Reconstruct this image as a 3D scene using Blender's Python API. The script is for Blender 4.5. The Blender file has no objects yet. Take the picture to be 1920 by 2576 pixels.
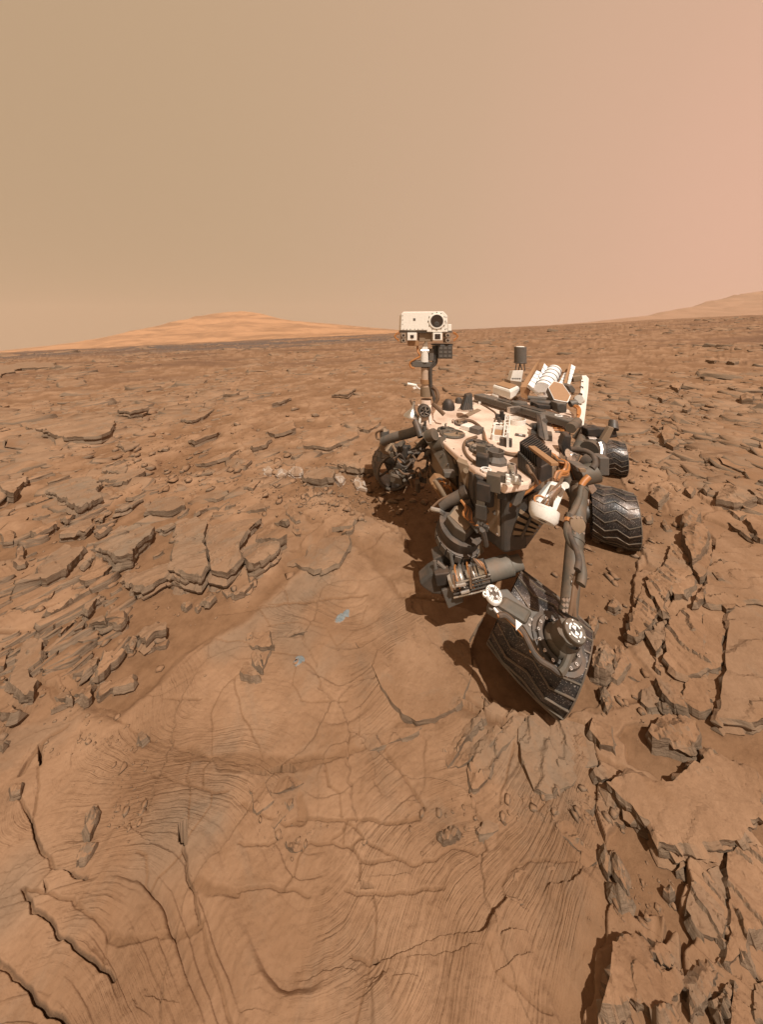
import bpy, math, random
import numpy as np
from mathutils import Vector, Matrix
from mathutils.geometry import delaunay_2d_cdt

random.seed(7)
RNG = np.random.RandomState(11)
scene = bpy.context.scene
COL = scene.collection

# ------------------------------------------------------------------ camera
F = 720.0            # focal length in photograph pixels (1920 wide)
U0, V0 = 960.0, 840.0
H = 2.0              # camera height over the ground, metres
cd = bpy.data.cameras.new("camera")
cam = bpy.data.objects.new("camera", cd)
COL.objects.link(cam)
cam.location = (0, 0, H)
cam.rotation_euler = (math.radians(90), 0, 0)
cd.sensor_fit = 'HORIZONTAL'
cd.sensor_width = 36.0
cd.lens = 36.0 * F / 1920.0
cd.shift_y = -(1288.0 - V0) / 1920.0
cd.clip_start = 0.05
cd.clip_end = 20000
scene.camera = cam

# ------------------------------------------------------------------ sky
world = bpy.data.worlds.new("World")
scene.world = world
world.use_nodes = True
nt = world.node_tree
nt.nodes.clear()
wo = nt.nodes.new("ShaderNodeOutputWorld")
bg = nt.nodes.new("ShaderNodeBackground")
tc = nt.nodes.new("ShaderNodeTexCoord")
sx = nt.nodes.new("ShaderNodeSeparateXYZ")
mr = nt.nodes.new("ShaderNodeMapRange")
mr.inputs['From Min'].default_value = -1
mr.inputs['From Max'].default_value = 1
rp = nt.nodes.new("ShaderNodeValToRGB")
el = rp.color_ramp.elements
el[0].position = 0.0; el[0].color = (0.475, 0.325, 0.195, 1)
el[1].position = 1.0; el[1].color = (0.78, 0.455, 0.335, 1)
for p, c in ((0.3, (0.525, 0.358, 0.222, 1)), (0.62, (0.590, 0.392, 0.258, 1)), (0.80, (0.67, 0.418, 0.292, 1)), (0.88, (0.735, 0.44, 0.318, 1))):
    e = el.new(p); e.color = c
nt.links.new(tc.outputs['Generated'], sx.inputs[0])
nt.links.new(sx.outputs['X'], mr.inputs['Value'])
nt.links.new(mr.outputs[0], rp.inputs[0])
nt.links.new(rp.outputs[0], bg.inputs['Color'])
bg.inputs['Strength'].default_value = 1.0
nt.links.new(bg.outputs[0], wo.inputs['Surface'])

# ------------------------------------------------------------------ sun (behind the camera, a little to the right)
SUN_EL = math.radians(60)
SUN_H = Vector((0.36, -0.93, 0)).normalized()
sd = bpy.data.lights.new("sun", 'SUN')
sd.energy = 4.9
sd.angle = math.radians(0.5)
sd.color = (1.0, 0.93, 0.84)
sun = bpy.data.objects.new("sun", sd)
COL.objects.link(sun)
tosun = Vector((SUN_H.x * math.cos(SUN_EL), SUN_H.y * math.cos(SUN_EL), math.sin(SUN_EL)))
sun.rotation_euler = tosun.to_track_quat('Z', 'Y').to_euler()
sun.location = (0, 0, 60)

vs = scene.view_settings
vs.view_transform = 'Standard'
vs.look = 'None'
vs.exposure = 0.0
vs.gamma = 1.0
vs.use_curve_mapping = False
scene.render.engine = 'CYCLES'
scene.cycles.max_bounces = 6
scene.cycles.diffuse_bounces = 3
scene.cycles.volume_bounces = 1
scene.cycles.use_denoising = True

# ------------------------------------------------------------------ pixel <-> place helpers (pixels of the photograph)
TILT = 0.05
def plane(x, y):
    return TILT * (x - 0.5)

def PZ(u, v, z):
    """point on the pixel's ray at world height z"""
    y = F * (H - z) / (v - V0)
    return Vector(((u - U0) / F * y, y, z))

def PD(u, v, y):
    """point on the pixel's ray at depth y"""
    return Vector(((u - U0) / F * y, y, H - (v - V0) / F * y))

def PG(u, v, h=0.0):
    """point on the pixel's ray at height h over the sloping ground: z = TILT*(x-.5)+h"""
    a = (u - U0) / F; b = (v - V0) / F
    # H - b*y = TILT*(a*y - .5) + h
    y = (H + 0.5 * TILT - h) / (b + TILT * a)
    return Vector((a * y, y, H - b * y))

CROPS = {'A': (0, 1150, 3.304), 'B': (450, 1150, 3.304), 'C': (0, 1550, 3.304), 'D': (450, 1500, 2.065), 'E': (0, 1900, 2.753),
         'F': (600, 1900, 2.753), 'G': (1200, 1750, 2.294), 'H': (1480, 1200, 3.695), 'K': (0, 700, 1.721), 'L': (1400, 700, 1.848),
         '1': (920, 740, 2.753), '2': (1150, 980, 3.304), '3': (900, 1180, 3.304), '4': (1100, 1380, 3.304), '5': (950, 760, 5.507), '6': (1200, 840, 4.589)}
def px(crop, x, y):
    o = CROPS[crop]
    return o[0] + x / o[2], o[1] + y / o[2]

# ------------------------------------------------------------------ noise
_perm = np.random.RandomState(3).permutation(4096).astype(np.int64)
_ang = np.random.RandomState(4).rand(4096) * 2 * math.pi
_gx, _gy = np.cos(_ang), np.sin(_ang)
def _hash(ix, iy, s):
    return _perm[(_perm[(_perm[(ix + s * 57) & 4095] + iy) & 4095] + s) & 4095]
def noise(x, y, s=0):
    x = np.asarray(x, dtype=np.float64); y = np.asarray(y, dtype=np.float64)
    ix = np.floor(x).astype(np.int64); iy = np.floor(y).astype(np.int64)
    fx = x - ix; fy = y - iy
    u = fx * fx * fx * (fx * (fx * 6 - 15) + 10); v = fy * fy * fy * (fy * (fy * 6 - 15) + 10)
    def g(i, j, dx, dy):
        h = _hash(i, j, s)
        return _gx[h] * dx + _gy[h] * dy
    a = g(ix, iy, fx, fy); b = g(ix + 1, iy, fx - 1, fy); c = g(ix, iy + 1, fx, fy - 1); d = g(ix + 1, iy + 1, fx - 1, fy - 1)
    return (a + (b - a) * u + (c - a) * v + (a - b - c + d) * u * v) * 1.5
def fbm(x, y, s=0, o=4, g=0.5):
    r = 0.0; a = 1.0
    for i in range(o):
        r = r + a * noise(x, y, s + i * 7); x = x * 2.03 + 3.1; y = y * 2.03 - 1.7; a *= g
    return r
def rnd(ix, iy, s):
    return _hash(ix, iy, s) / 4096.0
def voronoi(x, y, s=0, jit=0.9):
    """distance to the nearest and second nearest point; id and offset to the nearest"""
    ix = np.floor(x).astype(np.int64); iy = np.floor(y).astype(np.int64)
    d1 = np.full(x.shape, 9.0); d2 = np.full(x.shape, 9.0)
    cid = np.zeros(x.shape); ox = np.zeros(x.shape); oy = np.zeros(x.shape)
    for i in (-1, 0, 1):
        for j in (-1, 0, 1):
            cx = ix + i; cy = iy + j
            px_ = cx + 0.5 + (rnd(cx, cy, s) - 0.5) * jit; py_ = cy + 0.5 + (rnd(cx, cy, s + 31) - 0.5) * jit
            d = np.hypot(x - px_, y - py_)
            n = d < d1
            d2 = np.where(n, d1, np.minimum(d2, d))
            cid = np.where(n, rnd(cx, cy, s + 77), cid)
            ox = np.where(n, x - px_, ox); oy = np.where(n, y - py_, oy)
            d1 = np.where(n, d, d1)
    return d1, d2, cid, ox, oy
def sstep(a, b, x):
    t = np.clip((x - a) / (b - a), 0, 1)
    return t * t * (3 - 2 * t)
def inpoly(x, y, poly):
    r = np.zeros(x.shape, bool)
    n = len(poly)
    for i in range(n):
        x0, y0 = poly[i][0], poly[i][1]; x1, y1 = poly[(i + 1) % n][0], poly[(i + 1) % n][1]
        c = (y0 > y) != (y1 > y)
        r ^= c & (x < (x1 - x0) * (y - y0) / ((y1 - y0) if abs(y1 - y0) > 1e-12 else 1e-12) + x0)
    return r
def segdist(x, y, pts, closed=False):
    d = np.full(x.shape, 1e9)
    n = len(pts)
    for i in range(n if closed else n - 1):
        x0, y0 = pts[i][0], pts[i][1]; x1, y1 = pts[(i + 1) % n][0], pts[(i + 1) % n][1]
        dx, dy = x1 - x0, y1 - y0
        t = np.clip(((x - x0) * dx + (y - y0) * dy) / (dx * dx + dy * dy + 1e-12), 0, 1)
        d = np.minimum(d, np.hypot(x - x0 - t * dx, y - y0 - t * dy))
    return d

# ------------------------------------------------------------------ materials
MAT = {}
def nodemat(name):
    m = bpy.data.materials.new(name); m.use_nodes = True
    t = m.node_tree; b = t.nodes['Principled BSDF']
    MAT[name] = m
    return m, t, b
def N(t, kind, **kw):
    n = t.nodes.new(kind)
    for k, v in kw.items():
        if k in n.inputs.keys(): n.inputs[k].default_value = v
        else: setattr(n, k, v)
    return n
def mixrgb(t, fac, a, b, mode='MIX'):
    n = t.nodes.new('ShaderNodeMix'); n.data_type = 'RGBA'; n.blend_type = mode
    for sock, val in ((n.inputs[0], fac), (n.inputs[6], a), (n.inputs[7], b)):
        if hasattr(val, 'links'): t.links.new(val, sock)
        else: sock.default_value = val
    return n.outputs[2]
def maprange(t, val, a, b, c=0.0, d=1.0):
    n = t.nodes.new('ShaderNodeMapRange'); n.interpolation_type = 'SMOOTHSTEP'
    for i, q in ((1, a), (2, b), (3, c), (4, d)): n.inputs[i].default_value = q
    t.links.new(val, n.inputs[0]); return n.outputs[0]
def noisetex(t, vec, scale, detail=6, rough=0.6, dist=0.0):
    n = t.nodes.new('ShaderNodeTexNoise'); n.inputs['Scale'].default_value = scale
    n.inputs['Detail'].default_value = detail; n.inputs['Roughness'].default_value = rough; n.inputs['Distortion'].default_value = dist
    t.links.new(vec, n.inputs['Vector']); return n.outputs['Fac']

SAND = (0.178, 0.098, 0.052, 1); SAND2 = (0.222, 0.125, 0.068, 1)
ROCK = (0.222, 0.126, 0.070, 1); ROCK2 = (0.320, 0.194, 0.116, 1); GREY = (0.205, 0.148, 0.102, 1)
BARE_SHADE = (0.150, 0.110, 0.076, 1)      # dust-free broken faces, darkened to stand in for shade on ledge edges

def rock_material(name, ground=False, greyer=0.0):
    m, t, b = nodemat(name)
    g = N(t, 'ShaderNodeNewGeometry')
    pos = g.outputs['Position']
    n1 = noisetex(t, pos, 1.6, 8, 0.68); n2 = noisetex(t, pos, 9.0, 6, 0.65); n3 = noisetex(t, pos, 70.0, 4, 0.7)
    rock = mixrgb(t, maprange(t, n1, 0.35, 0.68), ROCK, ROCK2)
    # pale wind-cleaned grey where the dust is thin
    gm = maprange(t, noisetex(t, pos, 2.3, 8, 0.68, 0.6), 0.50, 0.66)
    if ground:
        at = N(t, 'ShaderNodeAttribute', attribute_name='greyness')
        add = N(t, 'ShaderNodeMath', operation='MULTIPLY_ADD'); t.links.new(gm, add.inputs[0]); add.inputs[1].default_value = 0.35
        t.links.new(at.outputs['Fac'], add.inputs[2]); gm2 = add.outputs[0]
    else:
        oi = N(t, 'ShaderNodeObjectInfo')
        add = N(t, 'ShaderNodeMath', operation='MULTIPLY_ADD'); t.links.new(gm, add.inputs[0]); add.inputs[1].default_value = 0.55
        v2 = maprange(t, oi.outputs['Random'], 0.55, 1.0, greyer, greyer + 0.4); t.links.new(v2, add.inputs[2])
        gm2 = add.outputs[0]
    rock = mixrgb(t, gm2, rock, GREY)
    # steep faces: bare grey-brown stone with fine bedding, ledge shade painted into the tone
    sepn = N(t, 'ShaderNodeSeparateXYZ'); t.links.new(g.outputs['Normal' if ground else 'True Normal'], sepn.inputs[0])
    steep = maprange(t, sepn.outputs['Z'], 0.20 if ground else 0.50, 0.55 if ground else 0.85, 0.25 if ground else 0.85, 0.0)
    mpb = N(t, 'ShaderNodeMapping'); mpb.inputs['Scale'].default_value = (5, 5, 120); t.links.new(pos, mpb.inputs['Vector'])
    bare = mixrgb(t, maprange(t, noisetex(t, mpb.outputs[0], 1.0, 4, 0.6), 0.4, 0.6), BARE_SHADE, GREY)
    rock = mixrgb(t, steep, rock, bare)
    sand = mixrgb(t, maprange(t, n2, 0.35, 0.65), SAND, SAND2)
    if ground:
        at2 = N(t, 'ShaderNodeAttribute', attribute_name='rockness')
        col = mixrgb(t, at2.outputs['Fac'], sand, rock)
        at3 = N(t, 'ShaderNodeAttribute', attribute_name='dune')
        col = mixrgb(t, at3.outputs['Fac'], col, (0.105, 0.085, 0.075, 1))
        # distant mottling: dusty and rocky patches
        mp = N(t, 'ShaderNodeMapping'); mp.inputs['Scale'].default_value = (0.045, 0.16, 0.1); t.links.new(pos, mp.inputs['Vector'])
        fm = maprange(t, noisetex(t, mp.outputs[0], 1.0, 8, 0.7), 0.45, 0.62)
        at4 = N(t, 'ShaderNodeAttribute', attribute_name='farness')
        mu = N(t, 'ShaderNodeMath', operation='MULTIPLY'); t.links.new(fm, mu.inputs[0]); t.links.new(at4.outputs['Fac'], mu.inputs[1])
        col = mixrgb(t, mu.outputs[0], col, (0.150, 0.084, 0.050, 1))
    else:
        # settled dust in patches on the top
        sep = N(t, 'ShaderNodeSeparateXYZ'); t.links.new(g.outputs['Normal'], sep.inputs[0])
        up = maprange(t, sep.outputs['Z'], 0.75, 0.97)
        du = maprange(t, noisetex(t, pos, 5.0, 5, 0.6), 0.5, 0.66)
        mu = N(t, 'ShaderNodeMath', operation='MULTIPLY'); t.links.new(up, mu.inputs[0]); t.links.new(du, mu.inputs[1])
        mu2 = N(t, 'ShaderNodeMath', operation='MULTIPLY'); t.links.new(mu.outputs[0], mu2.inputs[0]); mu2.inputs[1].default_value = 0.55
        col = mixrgb(t, mu2.outputs[0], col if False else rock, SAND2)
    col = mixrgb(t, maprange(t, n3, 0.3, 0.75, 0.0, 0.30), col, (0.9, 0.86, 0.82, 1), 'MULTIPLY')
    col = mixrgb(t, maprange(t, n2, 0.30, 0.45, 0.28, 0.0), col, (0.6, 0.56, 0.52, 1), 'MULTIPLY')
    t.links.new(col, b.inputs['Base Color'])
    b.inputs['Roughness'].default_value = 0.95
    b.inputs['Specular IOR Level'].default_value = 0.12
    # fine relief: lamination and grains
    b1 = N(t, 'ShaderNodeBump'); b1.inputs['Strength'].default_value = 0.4; b1.inputs['Distance'].default_value = 0.008
    t.links.new(noisetex(t, pos, 26.0, 8, 0.72, 0.4), b1.inputs['Height'])
    b2 = N(t, 'ShaderNodeBump'); b2.inputs['Strength'].default_value = 0.7; b2.inputs['Distance'].default_value = 0.004
    t.links.new(noisetex(t, pos, 120.0, 6, 0.75), b2.inputs['Height']); t.links.new(b1.outputs[0], b2.inputs['Normal'])
    if not ground:
        mp = N(t, 'ShaderNodeMapping'); mp.inputs['Scale'].default_value = (6, 6, 90); mp.inputs['Rotation'].default_value = (0.12, -0.1, 0); t.links.new(pos, mp.inputs['Vector'])
        b3 = N(t, 'ShaderNodeBump'); b3.inputs['Strength'].default_value = 0.8; b3.inputs['Distance'].default_value = 0.008
        t.links.new(noisetex(t, mp.outputs[0], 1.0, 5, 0.65), b3.inputs['Height']); t.links.new(b2.outputs[0], b3.inputs['Normal'])
        t.links.new(b3.outputs[0], b.inputs['Normal'])
    else:
        # fine parallel bedding lines along the outcropping layers
        sa_ = N(t, 'ShaderNodeAttribute', attribute_name='strat'); sm_ = N(t, 'ShaderNodeAttribute', attribute_name='bedding')
        def lines(freq, off):
            w_ = N(t, 'ShaderNodeTexNoise'); w_.noise_dimensions = '2D'; w_.inputs['Scale'].default_value = 1.0; w_.inputs['Detail'].default_value = 4; w_.inputs['Roughness'].default_value = 0.65
            cx_ = N(t, 'ShaderNodeCombineXYZ'); ml_ = N(t, 'ShaderNodeMath', operation='MULTIPLY'); t.links.new(sa_.outputs['Fac'], ml_.inputs[0]); ml_.inputs[1].default_value = freq
            sp_ = N(t, 'ShaderNodeSeparateXYZ'); t.links.new(pos, sp_.inputs[0]); m2_ = N(t, 'ShaderNodeMath', operation='MULTIPLY'); t.links.new(sp_.outputs['X'], m2_.inputs[0]); m2_.inputs[1].default_value = 1.7
            t.links.new(ml_.outputs[0], cx_.inputs[0]); t.links.new(m2_.outputs[0], cx_.inputs[1]); t.links.new(cx_.outputs[0], w_.inputs['Vector'])
            return w_.outputs['Fac']
        mh_ = N(t, 'ShaderNodeMath', operation='MULTIPLY'); t.links.new(lines(75.0, 0), mh_.inputs[0]); t.links.new(sm_.outputs['Fac'], mh_.inputs[1])
        b3 = N(t, 'ShaderNodeBump'); b3.inputs['Strength'].default_value = 1.0; b3.inputs['Distance'].default_value = 0.011
        t.links.new(mh_.outputs[0], b3.inputs['Height']); t.links.new(b2.outputs[0], b3.inputs['Normal'])
        t.links.new(b3.outputs[0], b.inputs['Normal'])
    return m
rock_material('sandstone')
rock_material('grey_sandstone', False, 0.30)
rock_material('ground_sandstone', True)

def mkmesh(name, V, Fc, mat=None, smooth=False):
    me = bpy.data.meshes.new(name)
    V = np.asarray(V, dtype=np.float32); 
    if isinstance(Fc, np.ndarray):
        k = Fc.shape[1]
        me.vertices.add(len(V)); me.vertices.foreach_set('co', V.ravel())
        me.loops.add(Fc.size); me.loops.foreach_set('vertex_index', Fc.astype(np.int32).ravel())
        me.polygons.add(len(Fc)); me.polygons.foreach_set('loop_start', np.arange(0, Fc.size, k, dtype=np.int32))
        me.polygons.foreach_set('loop_total', np.full(len(Fc), k, dtype=np.int32))
        me.update(calc_edges=True)
    else:
        me.from_pydata(V.tolist(), [], Fc); me.update()
    if smooth:
        me.polygons.foreach_set('use_smooth', np.ones(len(me.polygons), dtype=bool))
    if mat: me.materials.append(MAT[mat])
    return me
def mkobj(name, me, parent=None, loc=(0, 0, 0)):
    o = bpy.data.objects.new(name, me); COL.objects.link(o); o.location = loc
    if parent is not None: o.parent = parent
    return o
def tag(o, label=None, cat=None, group=None, kind=None):
    for k, v in (('label', label), ('category', cat), ('group', group), ('kind', kind)):
        if v: o[k] = v
    return o

m_, t_, b_ = nodemat('drill_powder')
g_ = N(t_, 'ShaderNodeNewGeometry'); e_ = N(t_, 'ShaderNodeAttribute', attribute_name='cover')
pc_ = mixrgb(t_, maprange(t_, noisetex(t_, g_.outputs['Position'], 40.0, 5, 0.6), .35, .65), (0.150, 0.172, 0.178, 1), (0.205, 0.215, 0.212, 1))
ad_ = N(t_, 'ShaderNodeMath', operation='ADD'); t_.links.new(e_.outputs['Fac'], ad_.inputs[0]); t_.links.new(maprange(t_, noisetex(t_, g_.outputs['Position'], 55.0, 6, 0.7), .2, .8, -.45, .45), ad_.inputs[1])
t_.links.new(mixrgb(t_, maprange(t_, ad_.outputs[0], -.05, .38), (0.262, 0.150, 0.086, 1), pc_), b_.inputs['Base Color'])
b_.inputs['Roughness'].default_value = 1.0; b_.inputs['Specular IOR Level'].default_value = 0.05
m_, t_, b_ = nodemat('veined_stone')
g_ = N(t_, 'ShaderNodeNewGeometry')
c1_ = mixrgb(t_, maprange(t_, noisetex(t_, g_.outputs['Position'], 6.0, 6, 0.65), .35, .65), (0.25, 0.160, 0.100, 1), (0.33, 0.235, 0.165, 1))
vn_ = N(t_, 'ShaderNodeTexVoronoi', feature='DISTANCE_TO_EDGE'); vn_.inputs['Scale'].default_value = 6.0; t_.links.new(g_.outputs['Position'], vn_.inputs['Vector'])
t_.links.new(mixrgb(t_, maprange(t_, vn_.outputs['Distance'], 0.01, 0.09, 0.4, 0.0), c1_, (0.50, 0.47, 0.43, 1)), b_.inputs['Base Color'])
b_.inputs['Roughness'].default_value = 0.95
bb_ = N(t_, 'ShaderNodeBump'); bb_.inputs['Strength'].default_value = .6; bb_.inputs['Distance'].default_value = .01
t_.links.new(noisetex(t_, g_.outputs['Position'], 30.0, 7, 0.7), bb_.inputs['Height']); t_.links.new(bb_.outputs[0], b_.inputs['Normal'])
# ------------------------------------------------------------------ terrain
def base(x, y):
    """large gentle relief of the plateau"""
    d = np.hypot(x, y)
    z = TILT * (x - 0.5)
    z = z + 0.010 * noise(x * 0.6, y * 0.6, 1) * sstep(0.5, 2.0, d)
    z = z + 0.10 * noise(x * 0.21, y * 0.21, 2) * sstep(5, 12, d)
    z = z + 0.45 * noise(x * 0.06, y * 0.06, 3) * sstep(14, 40, d)
    z = z + 0.9 * np.exp(-((x - 12.5) / 6) ** 2 - ((y - 33) / 5) ** 2) + 0.5 * np.exp(-((x + 24) / 9) ** 2 - ((y - 26) / 3) ** 2)
    z = z + 1.5 * noise(x * 0.016, y * 0.016, 4) * sstep(50, 140, d)
    z = z + 4.0 * noise(x * 0.0045, y * 0.0045, 5) * sstep(250, 600, d)
    return z

def gpoly(crop, pts, h=0.0):
    return [tuple(PG(*px(crop, a, b), h)[:2]) for a, b in pts]
def gpolyp(pts, h=0.0):
    return [tuple(PG(a, b, h)[:2]) for a, b in pts]

FG = gpolyp([(-500, 1700), (0, 1700), (140, 1740), (300, 1800), (380, 1720), (470, 1640), (600, 1560), (740, 1440), (840, 1330), (930, 1400), (1010, 1500), (1150, 1520),
             (1190, 1640), (1150, 1780), (1260, 1830), (1400, 1800), (1490, 1820), (1510, 2060), (1540, 2200), (1540, 2400), (1480, 2600), (1480, 3300), (-500, 3300)])
SANDS = [gpoly('G', p) for p in (
    [(860, 300), (870, 450), (1120, 490), (1350, 270), (1480, 330), (1900, 350), (1900, 150), (1560, 110), (1360, 180), (1240, 255), (990, 200), (830, 150), (800, 240)],
    [(840, 620), (1050, 860), (1240, 870), (1500, 790), (1900, 700), (1900, 830), (1440, 850), (1420, 940), (1240, 1030), (1200, 1200), (1220, 1290), (1430, 1420), (1250, 1620), (1110, 1990),
     (1190, 1540), (1190, 1480), (1090, 1500), (1000, 1450), (1100, 1370), (900, 1290), (780, 1210), (700, 1000), (700, 820)])]
SANDS += [gpoly('A', p) for p in ([(560, 620), (760, 600), (900, 800), (1000, 950), (1180, 1090), (1652, 1060), (1752, 1200), (1300, 1322), (1030, 1250), (960, 1100), (880, 960), (700, 700)],)]
SANDS += [gpolyp(p) for p in ([(830, 1190), (960, 1180), (1250, 1150), (1560, 1200), (1640, 1330), (1600, 1450), (1600, 1560), (1560, 1700), (1520, 1790), (1440, 1800), (1370, 1830), (1250, 1790), (1190, 1700),
                                (1160, 1570), (1040, 1420), (1000, 1330), (900, 1300)],)]
CENTRE = PG(830, 1440)

CRACKS = [
    ('D', [(0, 830), (270, 862), (450, 872), (620, 880), (800, 855), (950, 810), (1080, 735), (1200, 668), (1330, 650)], .055, .014), ('D', [(330, 1080), (420, 1150), (560, 1200), (640, 1180), (620, 1060)], .03, .012),
    ('E', [(1270, 640), (1310, 850), (1350, 1020), (1385, 1160)], .008, .03), ('E', [(750, 1240), (860, 1280), (980, 1285), (1100, 1265), (1270, 1260), (1400, 1185)], .022, .012),
    ('E', [(-60, 1380), (0, 1450), (120, 1550), (220, 1680), (320, 1780), (440, 1861), (520, 1960)], .014, .035), ('E', [(160, 920), (220, 1110), (290, 1130), (350, 1170), (440, 1280), (530, 1360), (640, 1420), (700, 1490), (800, 1550)], .010, .028),
    ('E', [(120, 280), (170, 380), (230, 450), (250, 570), (330, 720), (380, 780), (450, 800), (600, 860)], .010, .028), ('E', [(230, 440), (270, 230), (260, 80)], .007, .02),
    ('E', [(160, 920), (330, 990), (500, 1000), (600, 1110), (680, 1160), (750, 1240)], .008, .02), ('E', [(1330, 900), (1450, 940), (1560, 960), (1652, 965)], .015, .012),
    ('E', [(1410, 1200), (1450, 1400), (1530, 1650), (1590, 1861), (1620, 2000)], .008, .014), ('E', [(700, 1480), (720, 1380), (750, 1240)], .008, .012),
    ('E', [(950, 670), (1020, 700), (1030, 800), (1010, 900), (1060, 950)], .005, .014), ('E', [(1270, 670), (1190, 750), (1100, 830), (1050, 910)], .012, .008),
    ('E', [(1470, 260), (1460, 350), (1380, 480), (1300, 590)], .014, .008), ('E', [(1320, 230), (1310, 440)], .006, .01), ('E', [(1040, 130), (1170, 160), (1300, 200), (1400, 240), (1580, 265)], .006, .012),
    ('E', [(1330, 0), (1300, 150), (1320, 230)], .006, .012), ('E', [(1440, 0), (1470, 50), (1410, 110), (1410, 230)], .006, .01),
    ('F', [(0, 935), (160, 945), (310, 950), (400, 960), (490, 1010)], .012, .016), ('F', [(320, 940), (380, 840), (410, 740), (490, 620)], .008, .010), ('F', [(490, 620), (660, 640), (780, 670), (850, 740), (840, 880)], .007, .012),
    ('F', [(850, 755), (920, 765), (1100, 745), (1230, 770), (1380, 740), (1470, 670), (1600, 680), (1652, 710)], .007, .016), ('F', [(450, 460), (560, 460), (750, 475), (740, 520), (720, 640)], .007, .012),
    ('F', [(870, 470), (1000, 490), (1120, 480), (1260, 450), (1290, 390)], .010, .016), ('F', [(860, 600), (1000, 680), (1100, 745)], .005, .01), ('F', [(750, 960), (830, 980), (920, 990), (950, 1100), (945, 1200), (930, 1380), (900, 1550), (860, 1700), (830, 1861), (800, 2000)], .014, .014),
    ('F', [(920, 980), (1080, 985), (1180, 950), (1300, 940), (1420, 930)], .007, .014), ('F', [(1020, 0), (1150, 180), (1280, 380)], .004, .01), ('F', [(750, 490), (860, 590), (780, 660)], .005, .01), ('F', [(0, 630), (140, 640), (215, 640), (270, 590)], .008, .018),
    ('F', [(640, 620), (720, 560), (750, 480)], .005, .01), ('F', [(790, 1410), (900, 1470)], .010, .02), ('F', [(600, 60), (620, 220), (700, 290), (720, 460)], .005, .01),
    ('D', [(0, 800), (130, 820), (270, 855), (400, 870)], .007, .018), ('D', [(290, 430), (300, 520), (340, 640), (400, 740), (435, 850)], .008, .014), ('D', [(310, 410), (230, 480), (170, 600), (175, 840)], .006, .010),
    ('D', [(820, 260), (930, 180), (980, 60)], .006, .010), ('D', [(200, 90), (420, 60), (620, 30), (980, 5)], .016, .014), ('D', [(190, 220), (360, 235), (480, 290), (620, 310), (700, 370), (740, 450)], .008, .010),
    ('D', [(470, 150), (620, 130), (760, 170), (820, 260)], .014, .012), ('D', [(630, 550), (880, 550)], .004, .006), ('D', [(620, 310), (590, 450), (640, 550)], .005, .007), ('D', [(0, 540), (120, 540)], .006, .014),
    ('D', [(410, 60), (480, 150)], .006, .01), ('D', [(760, 860), (780, 1000)], .005, .01), ('D', [(620, 1170), (870, 1180), (1090, 1195), (1260, 1150)], .008, .012), ('D', [(1050, 780), (1270, 1110)], .004, .01),
    ('B', [(760, 1010), (900, 1130), (920, 1260)], .006, .01), ('B', [(620, 1240), (900, 1210), (1100, 1200), (1400, 1180), (1560, 1160)], .012, .012),
    ('G', [(170, 1200), (140, 1100), (180, 1040), (300, 980), (470, 980), (720, 990)], .007, .014), ('G', [(0, 300), (90, 240), (200, 110)], .012, .03), ('G', [(130, 640), (180, 440), (220, 290)], .008, .018),
    ('G', [(340, 680), (400, 620), (540, 540)], .01, .015), ('G', [(60, 1500), (100, 1620), (200, 1740), (430, 1850)], .008, .012),
    ('C', [(560, 930), (420, 1010), (330, 1090), (240, 1220), (180, 1322)], .02, .03), ('C', [(900, 830), (1130, 960), (1240, 1030), (1420, 1080), (1652, 1140)], .008, .02), ('C', [(1350, 690), (1652, 705)], .006, .012),
]
PITS = [('D', [(604, 346), (608, 342), (614, 346), (610, 354), (604, 353)], .10), ('C', [(322, 1085), (352, 1085), (362, 1200), (338, 1255), (318, 1200)], .2), ('E', [(1238, 482), (1302, 458), (1295, 625), (1228, 612)], .16), ('D', [(368, 908), (452, 910), (450, 930), (370, 928)], .16),
        ('D', [(464, 902), (500, 887), (590, 889), (612, 922), (600, 930), (480, 918)], .18), ('F', [(850, 885), (942, 942), (905, 960), (842, 950)], .03), ('F', [(925, 1475), (930, 1435), (960, 1430), (990, 1470)], .04),
        ('E', [(300, 900), (320, 890), (335, 940), (312, 950)], .03)]
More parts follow.
